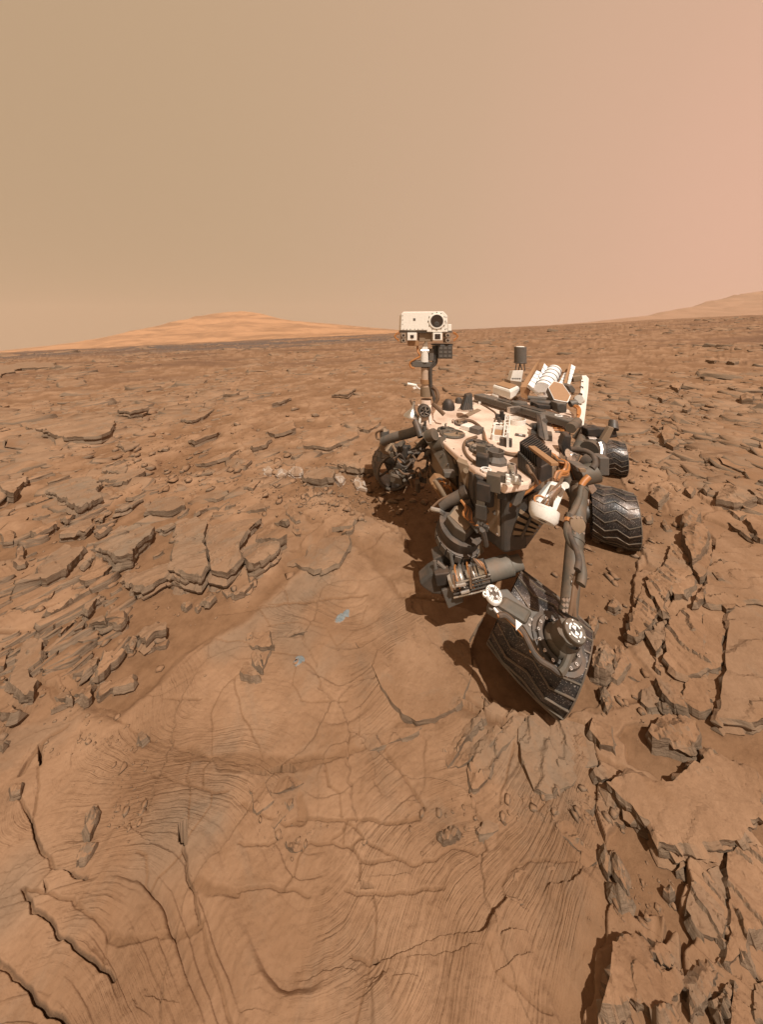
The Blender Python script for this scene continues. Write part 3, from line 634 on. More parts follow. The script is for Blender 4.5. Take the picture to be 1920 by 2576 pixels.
LS = dict(strike=-0.9, lam=.06, A=.6, layers=4)       # laminated ledges on the left
LG = dict(strike=-0.9, lam=.045, A=.9, layers=5)
FL = dict(A=.15, lam=.08, layers=3)
DIP = (0.10, -0.10)
slabs = [
 # left ledges
 ('A', [(0, 110), (180, 75), (215, 130), (235, 200), (150, 250), (110, 300), (40, 300), (20, 250)], .13, LG), ('A', [(400, 190), (470, 120), (760, 110), (800, 160), (830, 230), (780, 280), (850, 340), (660, 440), (590, 400), (560, 350), (500, 320), (400, 260)], .12, LG),
 ('A', [(810, 150), (1060, 30), (1140, 40), (1200, 120), (1060, 200), (960, 205), (830, 170)], .09, LS), ('A', [(240, 610), (300, 530), (440, 500), (480, 550), (380, 600), (300, 640)], .08, LS), ('A', [(530, 490), (620, 430), (640, 460), (560, 525)], .08, LS),
 ('A', [(500, 640), (560, 560), (760, 440), (765, 560), (700, 620)], .08, LG), ('A', [(770, 600), (860, 540), (930, 570), (820, 640)], .07, LS), ('A', [(950, 455), (1000, 390), (1140, 310), (1190, 330), (1100, 400)], .08, LG),
 ('A', [(310, 890), (400, 790), (480, 690), (540, 660), (600, 700), (690, 715), (670, 790), (560, 920), (400, 1000), (340, 980)], .10, FL), ('A', [(1190, 450), (1260, 340), (1300, 290), (1460, 280), (1540, 390), (1430, 440), (1300, 440)], .08, FL),
 ('A', [(815, 670), (980, 500), (1140, 490), (1280, 560), (1240, 640), (1130, 740), (1090, 830), (960, 850), (900, 790), (840, 720)], .11, LG), ('A', [(1010, 950), (1050, 860), (1190, 880), (1350, 830), (1480, 880), (1600, 900), (1652, 960), (1560, 1010), (1380, 980), (1200, 1090), (1090, 1010)], .10, LG),
 ('A', [(650, 1000), (720, 890), (850, 810), (930, 900), (840, 990), (700, 1040)], .07, LS), ('A', [(120, 1200), (260, 1100), (480, 1060), (420, 1160), (200, 1270)], .04, FL), ('A', [(370, 1260), (520, 1170), (700, 1055), (720, 1100), (560, 1210), (420, 1310)], .07, LS),
 ('A', [(680, 1260), (720, 1190), (840, 1080), (850, 1110), (740, 1270)], .07, LS), ('A', [(870, 1322), (890, 1220), (960, 1170), (1000, 1260), (1030, 1340)], .07, FL), ('A', [(-60, 1000), (120, 1010), (110, 1120), (-60, 1180)], .04, FL), ('A', [(680, 870), (740, 800), (790, 800), (720, 910)], .06, LG),
 ('A', [(160, 510), (210, 470), (260, 480), (200, 540)], .05, LS), ('A', [(0, 450), (60, 400), (110, 420), (40, 500), (0, 500)], .06, LG), ('A', [(1040, 320), (1140, 260), (1200, 280), (1120, 330)], .06, LS), ('A', [(820, 500), (880, 440), (910, 430), (860, 520)], .05, LG),
 ('A', [(1300, 560), (1400, 520), (1480, 540), (1380, 600)], .05, LG), ('A', [(1480, 560), (1530, 505), (1562, 520), (1520, 565)], .05, LG), ('A', [(240, 380), (330, 300), (410, 350), (300, 400)], .05, LS),
 ('B', [(-20, 440), (130, 420), (232, 470), (203, 600), (198, 690), (222, 780), (248, 880), (180, 970), (60, 950), (-60, 870), (-30, 620)], .15, dict(LG, strike=-1.1)),
 ('B', [(252, 480), (400, 465), (690, 450), (560, 590), (500, 690), (510, 830), (400, 950), (290, 930), (268, 870), (245, 740), (232, 640)], .15, dict(LG, strike=-0.6)),
 ('B', [(480, 700), (640, 620), (760, 650), (840, 690), (820, 780), (700, 850), (620, 880), (560, 840), (510, 780)], .14, dict(LG, strike=0.5, A=.8)), ('B', [(650, 560), (750, 510), (880, 610), (900, 650), (830, 680), (760, 650), (640, 600)], .13, FL), ('B', [(790, 500), (870, 480), (895, 520), (880, 540)], .09, FL),
 ('B', [(430, 440), (570, 350), (700, 380), (710, 430), (600, 445)], .06, FL), ('B', [(1280, 560), (1290, 510), (1380, 465), (1465, 520), (1450, 570), (1350, 570)], .07, FL), ('B', [(1345, 600), (1380, 570), (1455, 560), (1420, 610), (1380, 625)], .07, FL),
 ('B', [(900, 850), (1060, 790), (1100, 640), (1250, 650), (1400, 640), (1420, 720), (1380, 800), (1330, 880), (1200, 930), (1130, 940), (1080, 900)], .05, dict(FL, layers=4)), ('B', [(1030, 120), (1090, 45), (1200, 60), (1290, 110), (1275, 170), (1180, 185), (1050, 160)], .11, LS),
 ('B', [(1220, 20), (1300, -30), (1640, -60), (1620, 90), (1480, 100), (1350, 60)], .10, LS), ('B', [(510, 210), (580, 170), (690, 170), (620, 260)], .05, FL), ('B', [(60, 150), (140, 100), (240, 80), (280, 120), (180, 140)], .08, LG), ('B', [(150, 460), (160, 400), (230, 360), (245, 410)], .05, FL),
 ('B', [(450, 1080), (600, 1020), (620, 1040), (550, 1120), (480, 1140)], .05, LS), ('B', [(170, 1180), (260, 1090), (300, 1150), (250, 1200)], .05, LS), ('B', [(100, 330), (220, 280), (330, 240), (420, 290), (330, 340)], .05, FL), ('B', [(240, 400), (340, 340), (420, 370), (330, 420)], .05, FL),
 ('C', [(70, 540), (110, 400), (200, 160), (300, 130), (340, 180), (330, 290), (340, 350), (230, 420), (240, 500), (310, 530), (280, 620), (200, 640), (150, 600)], .09, dict(LS, strike=-.4)), ('C', [(600, 410), (700, 330), (820, 280), (800, 390), (690, 490)], .08, FL), ('C', [(810, 440), (870, 220), (960, 280), (1020, 300), (900, 430), (830, 490)], .08, LS),
 ('C', [(630, 590), (750, 490), (755, 650), (730, 680)], .08, FL), ('C', [(810, 600), (850, 510), (1110, 475), (1110, 545), (930, 570), (830, 650)], .06, FL), ('C', [(1145, 100), (1180, 20), (1300, 0), (1390, 50), (1380, 110), (1300, 130), (1200, 210), (1160, 180)], .11, LG), ('C', [(1210, 240), (1290, 200), (1400, 180), (1380, 230), (1280, 255)], .04, FL),
 ('C', [(510, 140), (560, 50), (620, 0), (630, 20), (560, 100)], .07, LG), ('C', [(610, 130), (680, 50), (710, 50), (690, 90)], .06, LG), ('C', [(370, 30), (440, -20), (520, -5), (430, 80)], .05, FL), ('C', [(740, 60), (770, -30), (860, -60), (870, 40)], .08, FL), ('C', [(890, 40), (880, -30), (960, -90), (1035, 30), (990, 75)], .09, FL),
 ('C', [(-20, 760), (60, 650), (170, 800), (110, 830), (30, 800)], .08, LS), ('C', [(-60, 440), (-60, 320), (40, 320), (30, 420)], .06, LS), ('C', [(610, 170), (700, 150), (820, 140), (800, 200), (700, 215)], .03, FL), ('C', [(830, 90), (930, 60), (960, 90), (860, 130)], .05, LG), ('C', [(-40, 1080), (10, 990), (50, 1010), (30, 1070)], .05, LS),
 ('C', [(470, 620), (560, 560), (600, 690), (560, 680)], .06, LS), ('C', [(420, 740), (500, 690), (560, 720), (460, 770)], .04, LS), ('C', [(1140, 930), (1170, 910), (1215, 1000), (1180, 1030)], .04, FL),
 # plates on the smooth foreground bedrock
 ('D', [(362, 165), (470, 165), (488, 262), (430, 258), (367, 235)], .05, FL), ('D', [(315, 360), (352, 282), (418, 408), (340, 400)], .06, FL), ('D', [(370, 258), (408, 262), (428, 378), (398, 345)], .05, FL), ('D', [(418, 265), (478, 272), (436, 345)], .045, FL),
 ('D', [(980, 60), (1250, 0), (1480, 60), (1580, 110), (1510, 230), (1530, 400), (1460, 570), (1330, 640), (1230, 655), (1130, 580), (1060, 470), (1000, 350), (900, 200)], .035, dict(A=.06, lam=.12, layers=3, rag=.6)), ('D', [(355, 945), (445, 932), (468, 1010), (498, 1055), (400, 1135), (385, 1010)], .035, FL),
 ('D', [(458, 930), (600, 932), (650, 962), (580, 1000), (475, 1002)], .04, FL), ('D', [(420, 1140), (520, 1062), (600, 1050), (590, 1110), (500, 1190)], .025, FL), ('D', [(1370, 790), (1470, 690), (1580, 580), (1592, 620), (1500, 740), (1400, 860)], .05, dict(FL, strike=-.8, layers=4)), ('D', [(1400, 872), (1500, 780), (1650, 660), (1680, 690), (1560, 830)], .05, dict(FL, strike=-.8, layers=4)),
 ('D', [(820, 820), (960, 760), (1120, 670), (1250, 680), (1240, 710), (1060, 770), (900, 830)], .025, FL), ('D', [(540, 180), (620, 145), (660, 180), (580, 200)], .025, LG),
 # right side slabs
 ('G', [(730, 490), (860, 465), (1130, 490), (1270, 370), (1360, 280), (1480, 330), (1600, 360), (1640, 490), (1640, 690), (1540, 780), (1400, 800), (1240, 870), (1060, 860), (1000, 740), (920, 680), (860, 620), (800, 560)], .12, dict(strike=1.9, lam=.11, A=.32, layers=6)),
 ('G', [(650, 200), (680, 110), (780, 150), (790, 290), (720, 285), (690, 240)], .08, FL), ('G', [(790, 1420), (820, 1330), (900, 1290), (950, 1300), (1000, 1340), (1100, 1360), (1120, 1400), (1000, 1440), (1090, 1500), (1190, 1470), (1200, 1560), (1120, 1680), (1130, 1780), (1060, 1840), (960, 1740), (800, 1780), (730, 1770), (770, 1600)], .17, dict(strike=1.8, lam=.10, A=.5, layers=6)),
 ('G', [(700, 1850), (730, 1800), (970, 1740), (1070, 1861), (1060, 1990), (690, 1990)], .12, dict(FL, layers=5)), ('G', [(1210, 1200), (1240, 1060), (1330, 1010), (1390, 950), (1430, 1050), (1430, 1430), (1300, 1370), (1220, 1270)], .08, dict(strike=0.1, lam=.035, A=.35, layers=4)),
 ('G', [(1440, 860), (1580, 830), (1680, 850), (1760, 1100), (1640, 1320), (1540, 1500), (1440, 1560), (1450, 1400), (1470, 1240), (1450, 1100)], .08, dict(strike=0.1, lam=.05, A=.3, layers=4)), ('G', [(1220, 1700), (1300, 1600), (1430, 1440), (1440, 1530), (1330, 1720), (1260, 1800), (1230, 1830)], .10, dict(strike=.5, lam=.025, A=.7, layers=6)),
 ('G', [(1480, 1620), (1500, 1560), (1550, 1570), (1600, 1640), (1620, 1790), (1560, 1990), (1440, 1990), (1480, 1780)], .10, FL), ('G', [(1400, 1720), (1450, 1600), (1470, 1640), (1430, 1800), (1390, 1860), (1370, 1790)], .10, LG), ('G', [(1600, 1630), (1700, 1600), (1760, 1990), (1600, 1990)], .08, FL),
 ('G', [(1160, 1030), (1190, 950), (1260, 895), (1280, 960), (1200, 1000)], .04, FL), ('G', [(-30, 540), (70, 470), (120, 370), (150, 290), (240, 190), (270, 110), (200, 110), (90, 240), (-60, 400)], .05, dict(strike=-.8, lam=.05, A=.4, layers=4)),
 ('G', [(260, 380), (240, 200), (290, 120), (400, 100), (630, 160), (640, 210), (690, 280), (690, 370), (600, 430), (540, 540), (400, 580), (330, 560), (300, 470)], .04, dict(strike=-.7, lam=.06, A=.4, layers=3)), ('G', [(680, 470), (670, 410), (720, 390), (810, 425), (790, 470), (720, 490)], .06, FL),
 ('G', [(160, 1435), (185, 1265), (380, 1275), (360, 1360), (300, 1430), (200, 1415)], .03, dict(FL, A=.1)), ('G', [(460, 760), (520, 730), (690, 740), (700, 960), (600, 990), (600, 900), (550, 860), (480, 800)], .03, FL), ('G', [(180, 1100), (210, 980), (600, 925), (590, 1010), (560, 1100), (430, 1140), (300, 1195), (150, 1205)], .025, dict(strike=1.4, lam=.05, A=.3, layers=3)),
 ('G', [(560, 620), (620, 570), (700, 600), (660, 660), (580, 650)], .03, FL), ('G', [(400, 660), (470, 610), (520, 640), (460, 690)], .03, LS), ('G', [(720, 690), (800, 640), (850, 680), (840, 740), (760, 740)], .03, FL), ('G', [(0, 770), (70, 710), (170, 740), (100, 780), (20, 800)], .04, LS),
 ('H', [(360, 1440), (400, 1300), (440, 1150), (510, 960), (540, 1010), (600, 1120), (640, 1230), (560, 1390), (420, 1470)], .14, dict(strike=.1, lam=.04, A=.4, layers=5)), ('H', [(540, 960), (700, 790), (800, 580), (850, 600), (940, 700), (940, 830), (850, 880), (780, 1000), (740, 1080), (700, 1250), (640, 1170), (580, 1050)], .15, dict(strike=.1, lam=.03, A=.8, layers=5)),
 ('H', [(970, 760), (1080, 660), (1170, 640), (1180, 690), (1100, 870), (1050, 930), (980, 830)], .13, FL), ('H', [(770, 1040), (850, 900), (960, 830), (1030, 900), (980, 990), (900, 1060), (800, 1090)], .12, dict(FL, layers=4)), ('H', [(700, 1480), (760, 1290), (860, 1200), (1000, 1180), (1060, 1240), (1050, 1550), (1110, 1700), (1110, 1760), (930, 1830), (820, 1810), (720, 1700), (740, 1620)], .10, dict(strike=.1, lam=.08, A=.2, layers=5)),
 ('H', [(1110, 950), (1100, 880), (1200, 600), (1260, 470), (1400, 500), (1560, 560), (1800, 700), (1800, 1140), (1350, 1150), (1290, 1230), (1240, 1170), (1090, 1170), (1080, 1040)], .10, dict(strike=1.5, lam=.10, A=.25, layers=5)), ('H', [(1290, 1250), (1340, 1170), (1800, 1160), (1800, 2250), (1200, 2270), (1250, 1950), (1310, 1800), (1280, 1640)], .08, dict(strike=1.6, lam=.13, A=.15, layers=5)),
 ('H', [(1070, 1200), (1240, 1190), (1262, 1260), (1262, 1600), (1250, 1760), (1130, 1780), (1060, 1550)], .06, FL), ('H', [(630, 1860), (770, 1830), (880, 2000), (900, 2130), (800, 2110), (700, 2020)], .10, FL), ('H', [(890, 1900), (1090, 1800), (1150, 1990), (1140, 2150), (1000, 2180), (910, 2100)], .07, FL), ('H', [(490, 2100), (510, 1960), (580, 1880), (660, 2030), (650, 2130), (560, 2150)], .06, FL),
 ('H', [(530, 1430), (640, 1370), (690, 1300), (750, 1250), (720, 1400), (690, 1560), (640, 1640), (590, 1560)], .10, LG), ('H', [(600, 1750), (640, 1640), (700, 1700), (660, 1800)], .08, LS), ('H', [(1480, 110), (1560, 60), (1800, 120), (1800, 230), (1580, 200)], .14, LS), ('H', [(1320, 300), (1430, 290), (1450, 330), (1400, 370)], .10, FL), ('H', [(1300, 390), (1380, 390), (1450, 450), (1530, 580), (1400, 500)], .12, LG), ('H', [(1470, 380), (1560, 320), (1800, 310), (1800, 560), (1600, 590)], .12, FL),
 ('H', [(1250, 1120), (1280, 1040), (1320, 1030), (1330, 1130)], .10, FL), ('H', [(1140, 850), (1200, 820), (1270, 960), (1210, 940)], .11, LS), ('H', [(1240, 760), (1300, 740), (1350, 770), (1270, 800)], .11, FL), ('H', [(390, 1860), (480, 1830), (500, 1880), (460, 1900)], .04, FL), ('H', [(1380, 1130), (1480, 1100), (1580, 1090), (1560, 1130), (1420, 1145)], .10, FL),
 # middle distance
 ('K', [(85, 610), (180, 595), (240, 590), (380, 570), (480, 570), (500, 600), (480, 650), (440, 670), (300, 680), (220, 660), (180, 640)], .22, dict(LG, lam=.09)), ('K', [(500, 570), (600, 530), (640, 560), (560, 580)], .2, LG), ('K', [(790, 610), (860, 580), (925, 560), (900, 590), (830, 620)], .10, LS), ('K', [(810, 690), (900, 660), (975, 640), (930, 675), (850, 705)], .12, LS),
 ('K', [(1130, 650), (1270, 600), (1280, 650), (1190, 675)], .12, LS), ('K', [(1300, 690), (1400, 640), (1540, 640), (1550, 680), (1420, 730), (1320, 720)], .10, LS), ('K', [(1535, 640), (1600, 610), (1652, 615), (1600, 660)], .12, FL), ('K', [(1410, 780), (1450, 755), (1560, 760), (1560, 830)], .10, LS), ('K', [(1090, 700), (1180, 680), (1150, 720), (1100, 735)], .10, FL), ('K', [(1180, 545), (1260, 505), (1240, 530)], .12, LS),
 ('K', [(-60, 385), (70, 368), (150, 362), (240, 362), (230, 385), (80, 392), (20, 412), (-60, 415)], .35, dict(LG, lam=.3)), ('K', [(560, 580), (640, 575), (620, 595)], .1, LS), ('K', [(440, 800), (560, 790), (540, 840), (450, 830)], .09, LG), ('K', [(500, 700), (560, 690), (600, 720), (540, 745)], .09, LG),
 ('K', [(40, 715), (90, 700), (150, 705), (100, 720)], .12, LS), ('K', [(680, 740), (720, 705), (740, 715), (720, 745)], .12, LG), ('K', [(850, 790), (940, 760), (1050, 720), (1000, 770), (900, 800)], .07, LS), ('K', [(1010, 800), (1050, 775), (1090, 785), (1060, 810)], .09, FL), ('K', [(960, 500), (1000, 480), (1060, 470), (1020, 500)], .12, LS), ('K', [(1440, 500), (1480, 470), (1540, 475), (1500, 505)], .14, LG),
 ('L', [(770, 730), (860, 700), (1000, 690), (1000, 770), (800, 750)], .12, LS), ('L', [(810, 770), (880, 760), (860, 780)], .1, LS), ('L', [(850, 850), (870, 810), (1000, 830), (1000, 960), (880, 900)], .12, FL), ('L', [(690, 670), (705, 665), (745, 735), (735, 742)], .12, LG), ('L', [(150, 540), (220, 530), (250, 560), (180, 575)], .07, FL), ('L', [(130, 590), (230, 580), (210, 620), (150, 620)], .07, FL),
 ('L', [(190, 480), (230, 470), (240, 490)], .1, FL), ('L', [(335, 438), (395, 432), (400, 440), (350, 446)], .15, LG), ('L', [(700, 380), (745, 374), (740, 390)], .2, LG), ('L', [(790, 500), (830, 490), (830, 515)], .15, LG), ('L', [(830, 640), (900, 620), (900, 650)], .14, LS), ('L', [(620, 880), (650, 860), (650, 900)], .1, FL),
]
def add_slabs():
    for crop, pts, h, kw in slabs:
        right = crop in 'GHL'
        kw = dict(kw); kw.setdefault('tilt', .5 if right else .75); kw.setdefault('front', (-.85, -.3) if right else (.75, -.65)); kw['layers'] = max(2, kw['layers'] - 2)
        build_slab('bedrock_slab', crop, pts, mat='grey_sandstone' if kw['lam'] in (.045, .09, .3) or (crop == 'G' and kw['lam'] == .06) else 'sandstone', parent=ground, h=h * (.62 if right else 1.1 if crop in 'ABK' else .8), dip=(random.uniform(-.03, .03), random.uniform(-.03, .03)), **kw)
add_slabs()

# loose rocks: things of their own
RK = dict(A=.2, lam=.06, layers=2, dome=.6, bury=.03, groove=.05, lump=.16, rag=.55)
loose = [
 ('A', [(30, 620), (60, 580), (120, 600), (110, 680), (40, 690)], .09, 'rounded knobbly grey boulder at the left edge of the picture'),
 ('A', [(120, 830), (180, 700), (200, 770), (212, 842), (160, 850)], .12, 'pointed upright shard at the far left, above the big tilted slabs'),
 ('B', [(890, 440), (920, 390), (960, 400), (1000, 510), (970, 520), (930, 480)], .08, 'tall narrow stone standing right of the layered grey outcrop'),
 ('B', [(940, 600), (950, 550), (1020, 580), (1010, 625), (960, 620)], .06, 'squat banded stone just right of the pale wedge of the layered outcrop'),
 ('B', [(1070, 290), (1080, 240), (1110, 245), (1132, 300), (1090, 318)], .07, 'upright loaf-shaped stone in the pebble field left of the rover'),
 ('B', [(915, 340), (950, 333), (985, 378), (950, 385)], .05, 'small orange stone leaning above the tall narrow stone'),
 ('B', [(1036, 330), (1065, 318), (1085, 345), (1060, 368)], .04, 'small bluish grey pebble under the loaf-shaped stone'),
 ('B', [(1240, 370), (1280, 345), (1312, 362), (1280, 392)], .04, 'pale angular stone alone among pebbles left of the rover'),
 ('B', [(700, 80), (740, 58), (780, 90), (770, 122), (720, 116)], .09, 'leftmost cracked block in the row of veined rocks'),
 ('B', [(800, 100), (850, 78), (900, 110), (860, 142), (820, 140)], .08, 'white-specked fractured block second in the row of veined rocks'),
 ('B', [(910, 100), (960, 58), (1030, 70), (1020, 120), (950, 126)], .10, 'split block third in the row of veined rocks'),
 ('B', [(1290, 140), (1340, 110), (1382, 160), (1340, 212)], .07, 'hollowed block right of the long rounded veined rock'),
 ('B', [(1450, 190), (1490, 140), (1540, 180), (1556, 246), (1480, 232)], .07, 'last block of the veined row, nearest the rover wheel'),
 ('B', [(20, 1200), (60, 1168), (102, 1205), (60, 1242)], .05, 'rounded striped stone on the sand below the layered outcrop'),
 ('B', [(130, 1230), (155, 1205), (187, 1232), (160, 1262)], .04, 'small striped stone right of the rounded striped stone'),
 ('B', [(360, 1100), (400, 1088), (432, 1130), (400, 1142)], .03, 'little angular chip on the sand in front of the layered outcrop'),
 ('B', [(560, 960), (600, 948), (652, 972), (600, 1016)], .05, 'banded triangular chip on the sand beside the layered outcrop'),
 ('C', [(1060, 210), (1110, 130), (1142, 170), (1110, 252)], .06, 'narrow diamond-shaped stone left of the smooth drilled bedrock'),
 ('E', [(600, 350), (640, 330), (660, 290), (682, 330), (650, 420), (625, 500), (600, 430)], .06, 'upper of two upright stone blades on the striped bedrock at lower left'),
 ('E', [(530, 680), (560, 590), (640, 555), (672, 565), (620, 645)], .05, 'lower of two upright stone blades on the striped bedrock at lower left'),
 ('E', [(60, 180), (140, 160), (140, 222), (80, 232)], .05, 'rounded stone in the crack near the lower left edge'),
 ('F', [(1395, 500), (1480, 452), (1524, 470), (1500, 530), (1420, 552)], .06, 'dark porous stone in the sandy crack below the near wheel'),
 ('F', [(330, 575), (390, 590), (440, 590), (442, 630), (390, 652), (340, 620)], .035, 'broken crumbly stone below the split pit in the foreground bedrock'),
 ('F', [(850, 590), (870, 572), (888, 590), (870, 606)], .025, 'tiny round pebble on the smooth foreground bedrock'),
 ('G', [(990, 160), (1050, 90), (1110, 60), (1200, 80), (1270, 110), (1290, 170), (1240, 250), (1110, 215), (1010, 195)], .10, 'big pitted rock alone on the sand right of the near wheel'),
 ('G', [(1045, 45), (1075, 25), (1115, 50), (1085, 62)], .06, 'small stone behind the big pitted rock'),
 ('G', [(700, 880), (730, 840), (762, 900), (752, 990), (722, 940)], .05, 'small splinter of stone left of the long splinter, lower right'),
 ('G', [(770, 880), (800, 868), (852, 960), (862, 1082), (792, 980)], .06, 'long splinter of stone at the edge of the sand, lower right'),
 ('G', [(770, 1060), (800, 1048), (892, 1130), (830, 1162), (780, 1112)], .06, 'flat chip under the long splinter, lower right'),
 ('G', [(820, 1250), (850, 1233), (892, 1245), (850, 1277)], .03, 'small striped lens-shaped stone on the sand, lower right'),
 ('G', [(1085, 1100), (1110, 1065), (1142, 1090), (1110, 1132)], .05, 'rough brown knob on the sand left of the ribbed slab'),
 ('H', [(870, 320), (900, 240), (980, 220), (1042, 260), (1000, 340), (900, 372)], .17, 'jagged dark rock behind the big pale block, right of the wheels'),
 ('H', [(880, 400), (1000, 350), (1112, 400), (1112, 500), (1050, 612), (950, 672), (930, 580), (890, 500)], .20, 'big pale angular block casting a long shadow, right of the wheels'),
 ('H', [(980, 1110), (1050, 940), (1092, 940), (1082, 1050), (1022, 1082)], .13, 'dark upright shard wedged between the right-hand slabs'),
 ('H', [(30, 1650), (80, 1480), (140, 1428), (262, 1580), (160, 1732), (60, 1692)], .13, 'thick grey layered block touching the near wheel'),
 ('H', [(160, 1742), (262, 1600), (250, 1520), (320, 1540), (392, 1690), (372, 1722), (270, 1832)], .07, 'flat grey slab leaning on the block beside the near wheel'),
 ('H', [(222, 1655), (250, 1635), (276, 1665), (250, 1700)], .11, 'small cube of stone lying on the flat grey slab beside the near wheel'),
 ('H', [(110, 1912), (150, 1888), (212, 1980), (190, 2012), (130, 1992)], .07, 'brown cindery stone below the near wheel, upper of a pair'),
 ('H', [(140, 2022), (200, 2000), (222, 2062), (180, 2142)], .06, 'pale wedge-shaped stone below the near wheel, lower of a pair'),
 ('H', [(570, 130), (620, 58), (700, 60), (752, 100), (690, 152), (640, 187)], .13, 'cracked boulder right of the middle wheel'),
 ('H', [(780, 60), (820, 48), (872, 90), (830, 112)], .06, 'flat chip right of the cracked boulder'),
 ('H', [(900, 90), (930, 38), (982, 70), (950, 122)], .12, 'dark knobbly rock between the chip and the big wedge-shaped slab'),
 ('H', [(1050, 80), (1090, 18), (1142, 30), (1100, 112)], .12, 'upright pale rock just left of the big wedge-shaped slab'),
 ('H', [(1190, 150), (1210, 70), (1290, 0), (1420, 40), (1552, 130), (1480, 172), (1350, 182)], .17, 'big wedge-shaped slab with a dark layered edge at the right'),
 ('H', [(520, 350), (592, 328), (592, 380), (550, 384)], .07, 'dark notched stone beside the middle wheel'),
 ('H', [(690, 400), (712, 385), (772, 470), (730, 474)], .06, 'slanting stone on the sand between the middle wheel and the pale block'),
 ('H', [(180, 1160), (250, 1088), (297, 1130), (250, 1202)], .07, 'upright stone left of the tall blade-like slabs'),
 ('H', [(0, 1260), (60, 1235), (90, 1300), (60, 1400), (10, 1360)], .07, 'striped upright stone behind the near wheel'),
 ('H', [(660, 2080), (720, 2060), (762, 2100), (700, 2120)], .07, 'small lens-shaped stone just above the big pitted rock'),
 ('K', [(775, 530), (825, 518), (830, 540), (800, 552)], .14, 'dark block standing alone on the plain, left of its twin'),
 ('K', [(845, 545), (885, 540), (887, 556), (850, 556)], .10, 'low dark block right of the taller dark block on the plain'),
 ('K', [(218, 730), (240, 693), (267, 722), (245, 742)], .12, 'small peaked rock below the long grey outcrop at left'),
 ('K', [(250, 775), (260, 753), (285, 760), (277, 786)], .09, 'small upright stone under the peaked rock at left'),
 ('K', [(0, 540), (20, 528), (34, 540), (15, 548)], .15, 'dark stone at the left edge in the middle distance'),
 ('L', [(455, 680), (480, 653), (497, 680), (475, 692)], .12, 'left stone of the rubble heap behind the rover on the right'),
 ('L', [(485, 700), (510, 660), (552, 690), (545, 730), (500, 732)], .17, 'largest stone of the rubble heap behind the rover on the right'),
 ('L', [(515, 752), (560, 725), (572, 757), (540, 768)], .12, 'lowest stone of the rubble heap behind the rover on the right'),
 ('L', [(532, 480), (560, 466), (582, 484), (560, 500)], .17, 'dark angular rock farthest up the row right of the rover'),
 ('L', [(575, 542), (600, 528), (632, 532), (630, 556), (600, 552)], .15, 'dark flat-topped rock halfway up the row right of the rover'),
 ('L', [(590, 600), (610, 563), (627, 590), (612, 604)], .12, 'peaked rock under the dark flat-topped rock right of the rover'),
 ('L', [(458, 612), (480, 578), (507, 600), (490, 618)], .15, 'dark rock above the rubble heap right of the rover'),
 ('L', [(470, 532), (495, 522), (512, 545), (490, 556)], .12, 'dark rock left of the flat-topped one right of the rover'),
 ('L', [(855, 522), (885, 512), (917, 520), (915, 540), (865, 537)], .2, 'dark chunky rock near the right edge in the middle distance'),
 ('L', [(800, 376), (820, 358), (852, 374), (830, 382)], .25, 'far dark rock near the right edge below the crater rim'),
]
def add_loose():
    for crop, pts, h, label in loose:
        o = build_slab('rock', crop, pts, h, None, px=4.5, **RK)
        if 'veined' in label or 'fractured' in label: o.data.materials.clear(); o.data.materials.append(MAT['veined_stone'])
        tag(o, label, 'rock')
add_loose()

# ------------------------------------------------------------------ broken slabs strewn over the plain
def plate_variant(s, light=False):
    rs = np.random.RandomState(s)
    n = rs.randint(7, 11)
    a = np.sort((np.arange(n) + rs.rand(n) * .8) / n * 2 * math.pi)
    r = .5 * (0.7 + .45 * rs.rand(n))
    B = np.stack([np.cos(a) * r * 1.25, np.sin(a) * r * .72], 1)
    V = []; Fc = []
    top = .5 * (.6 + .4 * rs.rand()) 
    rings = [(.45, top * (1 + .10 * rs.rand())), (.92, top * .98), (1.0, top * .72), (.95, top * .40), (1.06, top * .15), (1.1, -.35)]
    if light: rings = [(.92, top), (1.0, top * .6), (1.1, -.35)]
    V.append((0, 0, top * 1.04))
    for k, z in rings:
        for i in range(n):
            V.append((B[i, 0] * k * (1 + .06 * rs.randn()), B[i, 1] * k * (1 + .06 * rs.randn()), z + .05 * rs.randn()))
    for i in range(n): Fc.append((0, 1 + i, 1 + (i + 1) % n))
    for q in range(len(rings) - 1):
        for i in range(n):
            a0 = 1 + q * n + i; a1 = 1 + q * n + (i + 1) % n
            Fc.append((a0, a0 + n, a1 + n)); Fc.append((a0, a1 + n, a1))
    return np.array(V), np.array(Fc)
variants = [plate_variant(500 + i) for i in range(14)]
lights_ = [plate_variant(900 + i, True) for i in range(14)]
vmeshes = [mkmesh('stone', v, f, 'sandstone') for v, f in variants]
ROVER_KEEP = [(-0.2, 1.2), (3.6, 2.4), (3.9, 4.4), (1.2, 5.0), (-0.5, 4.2)]
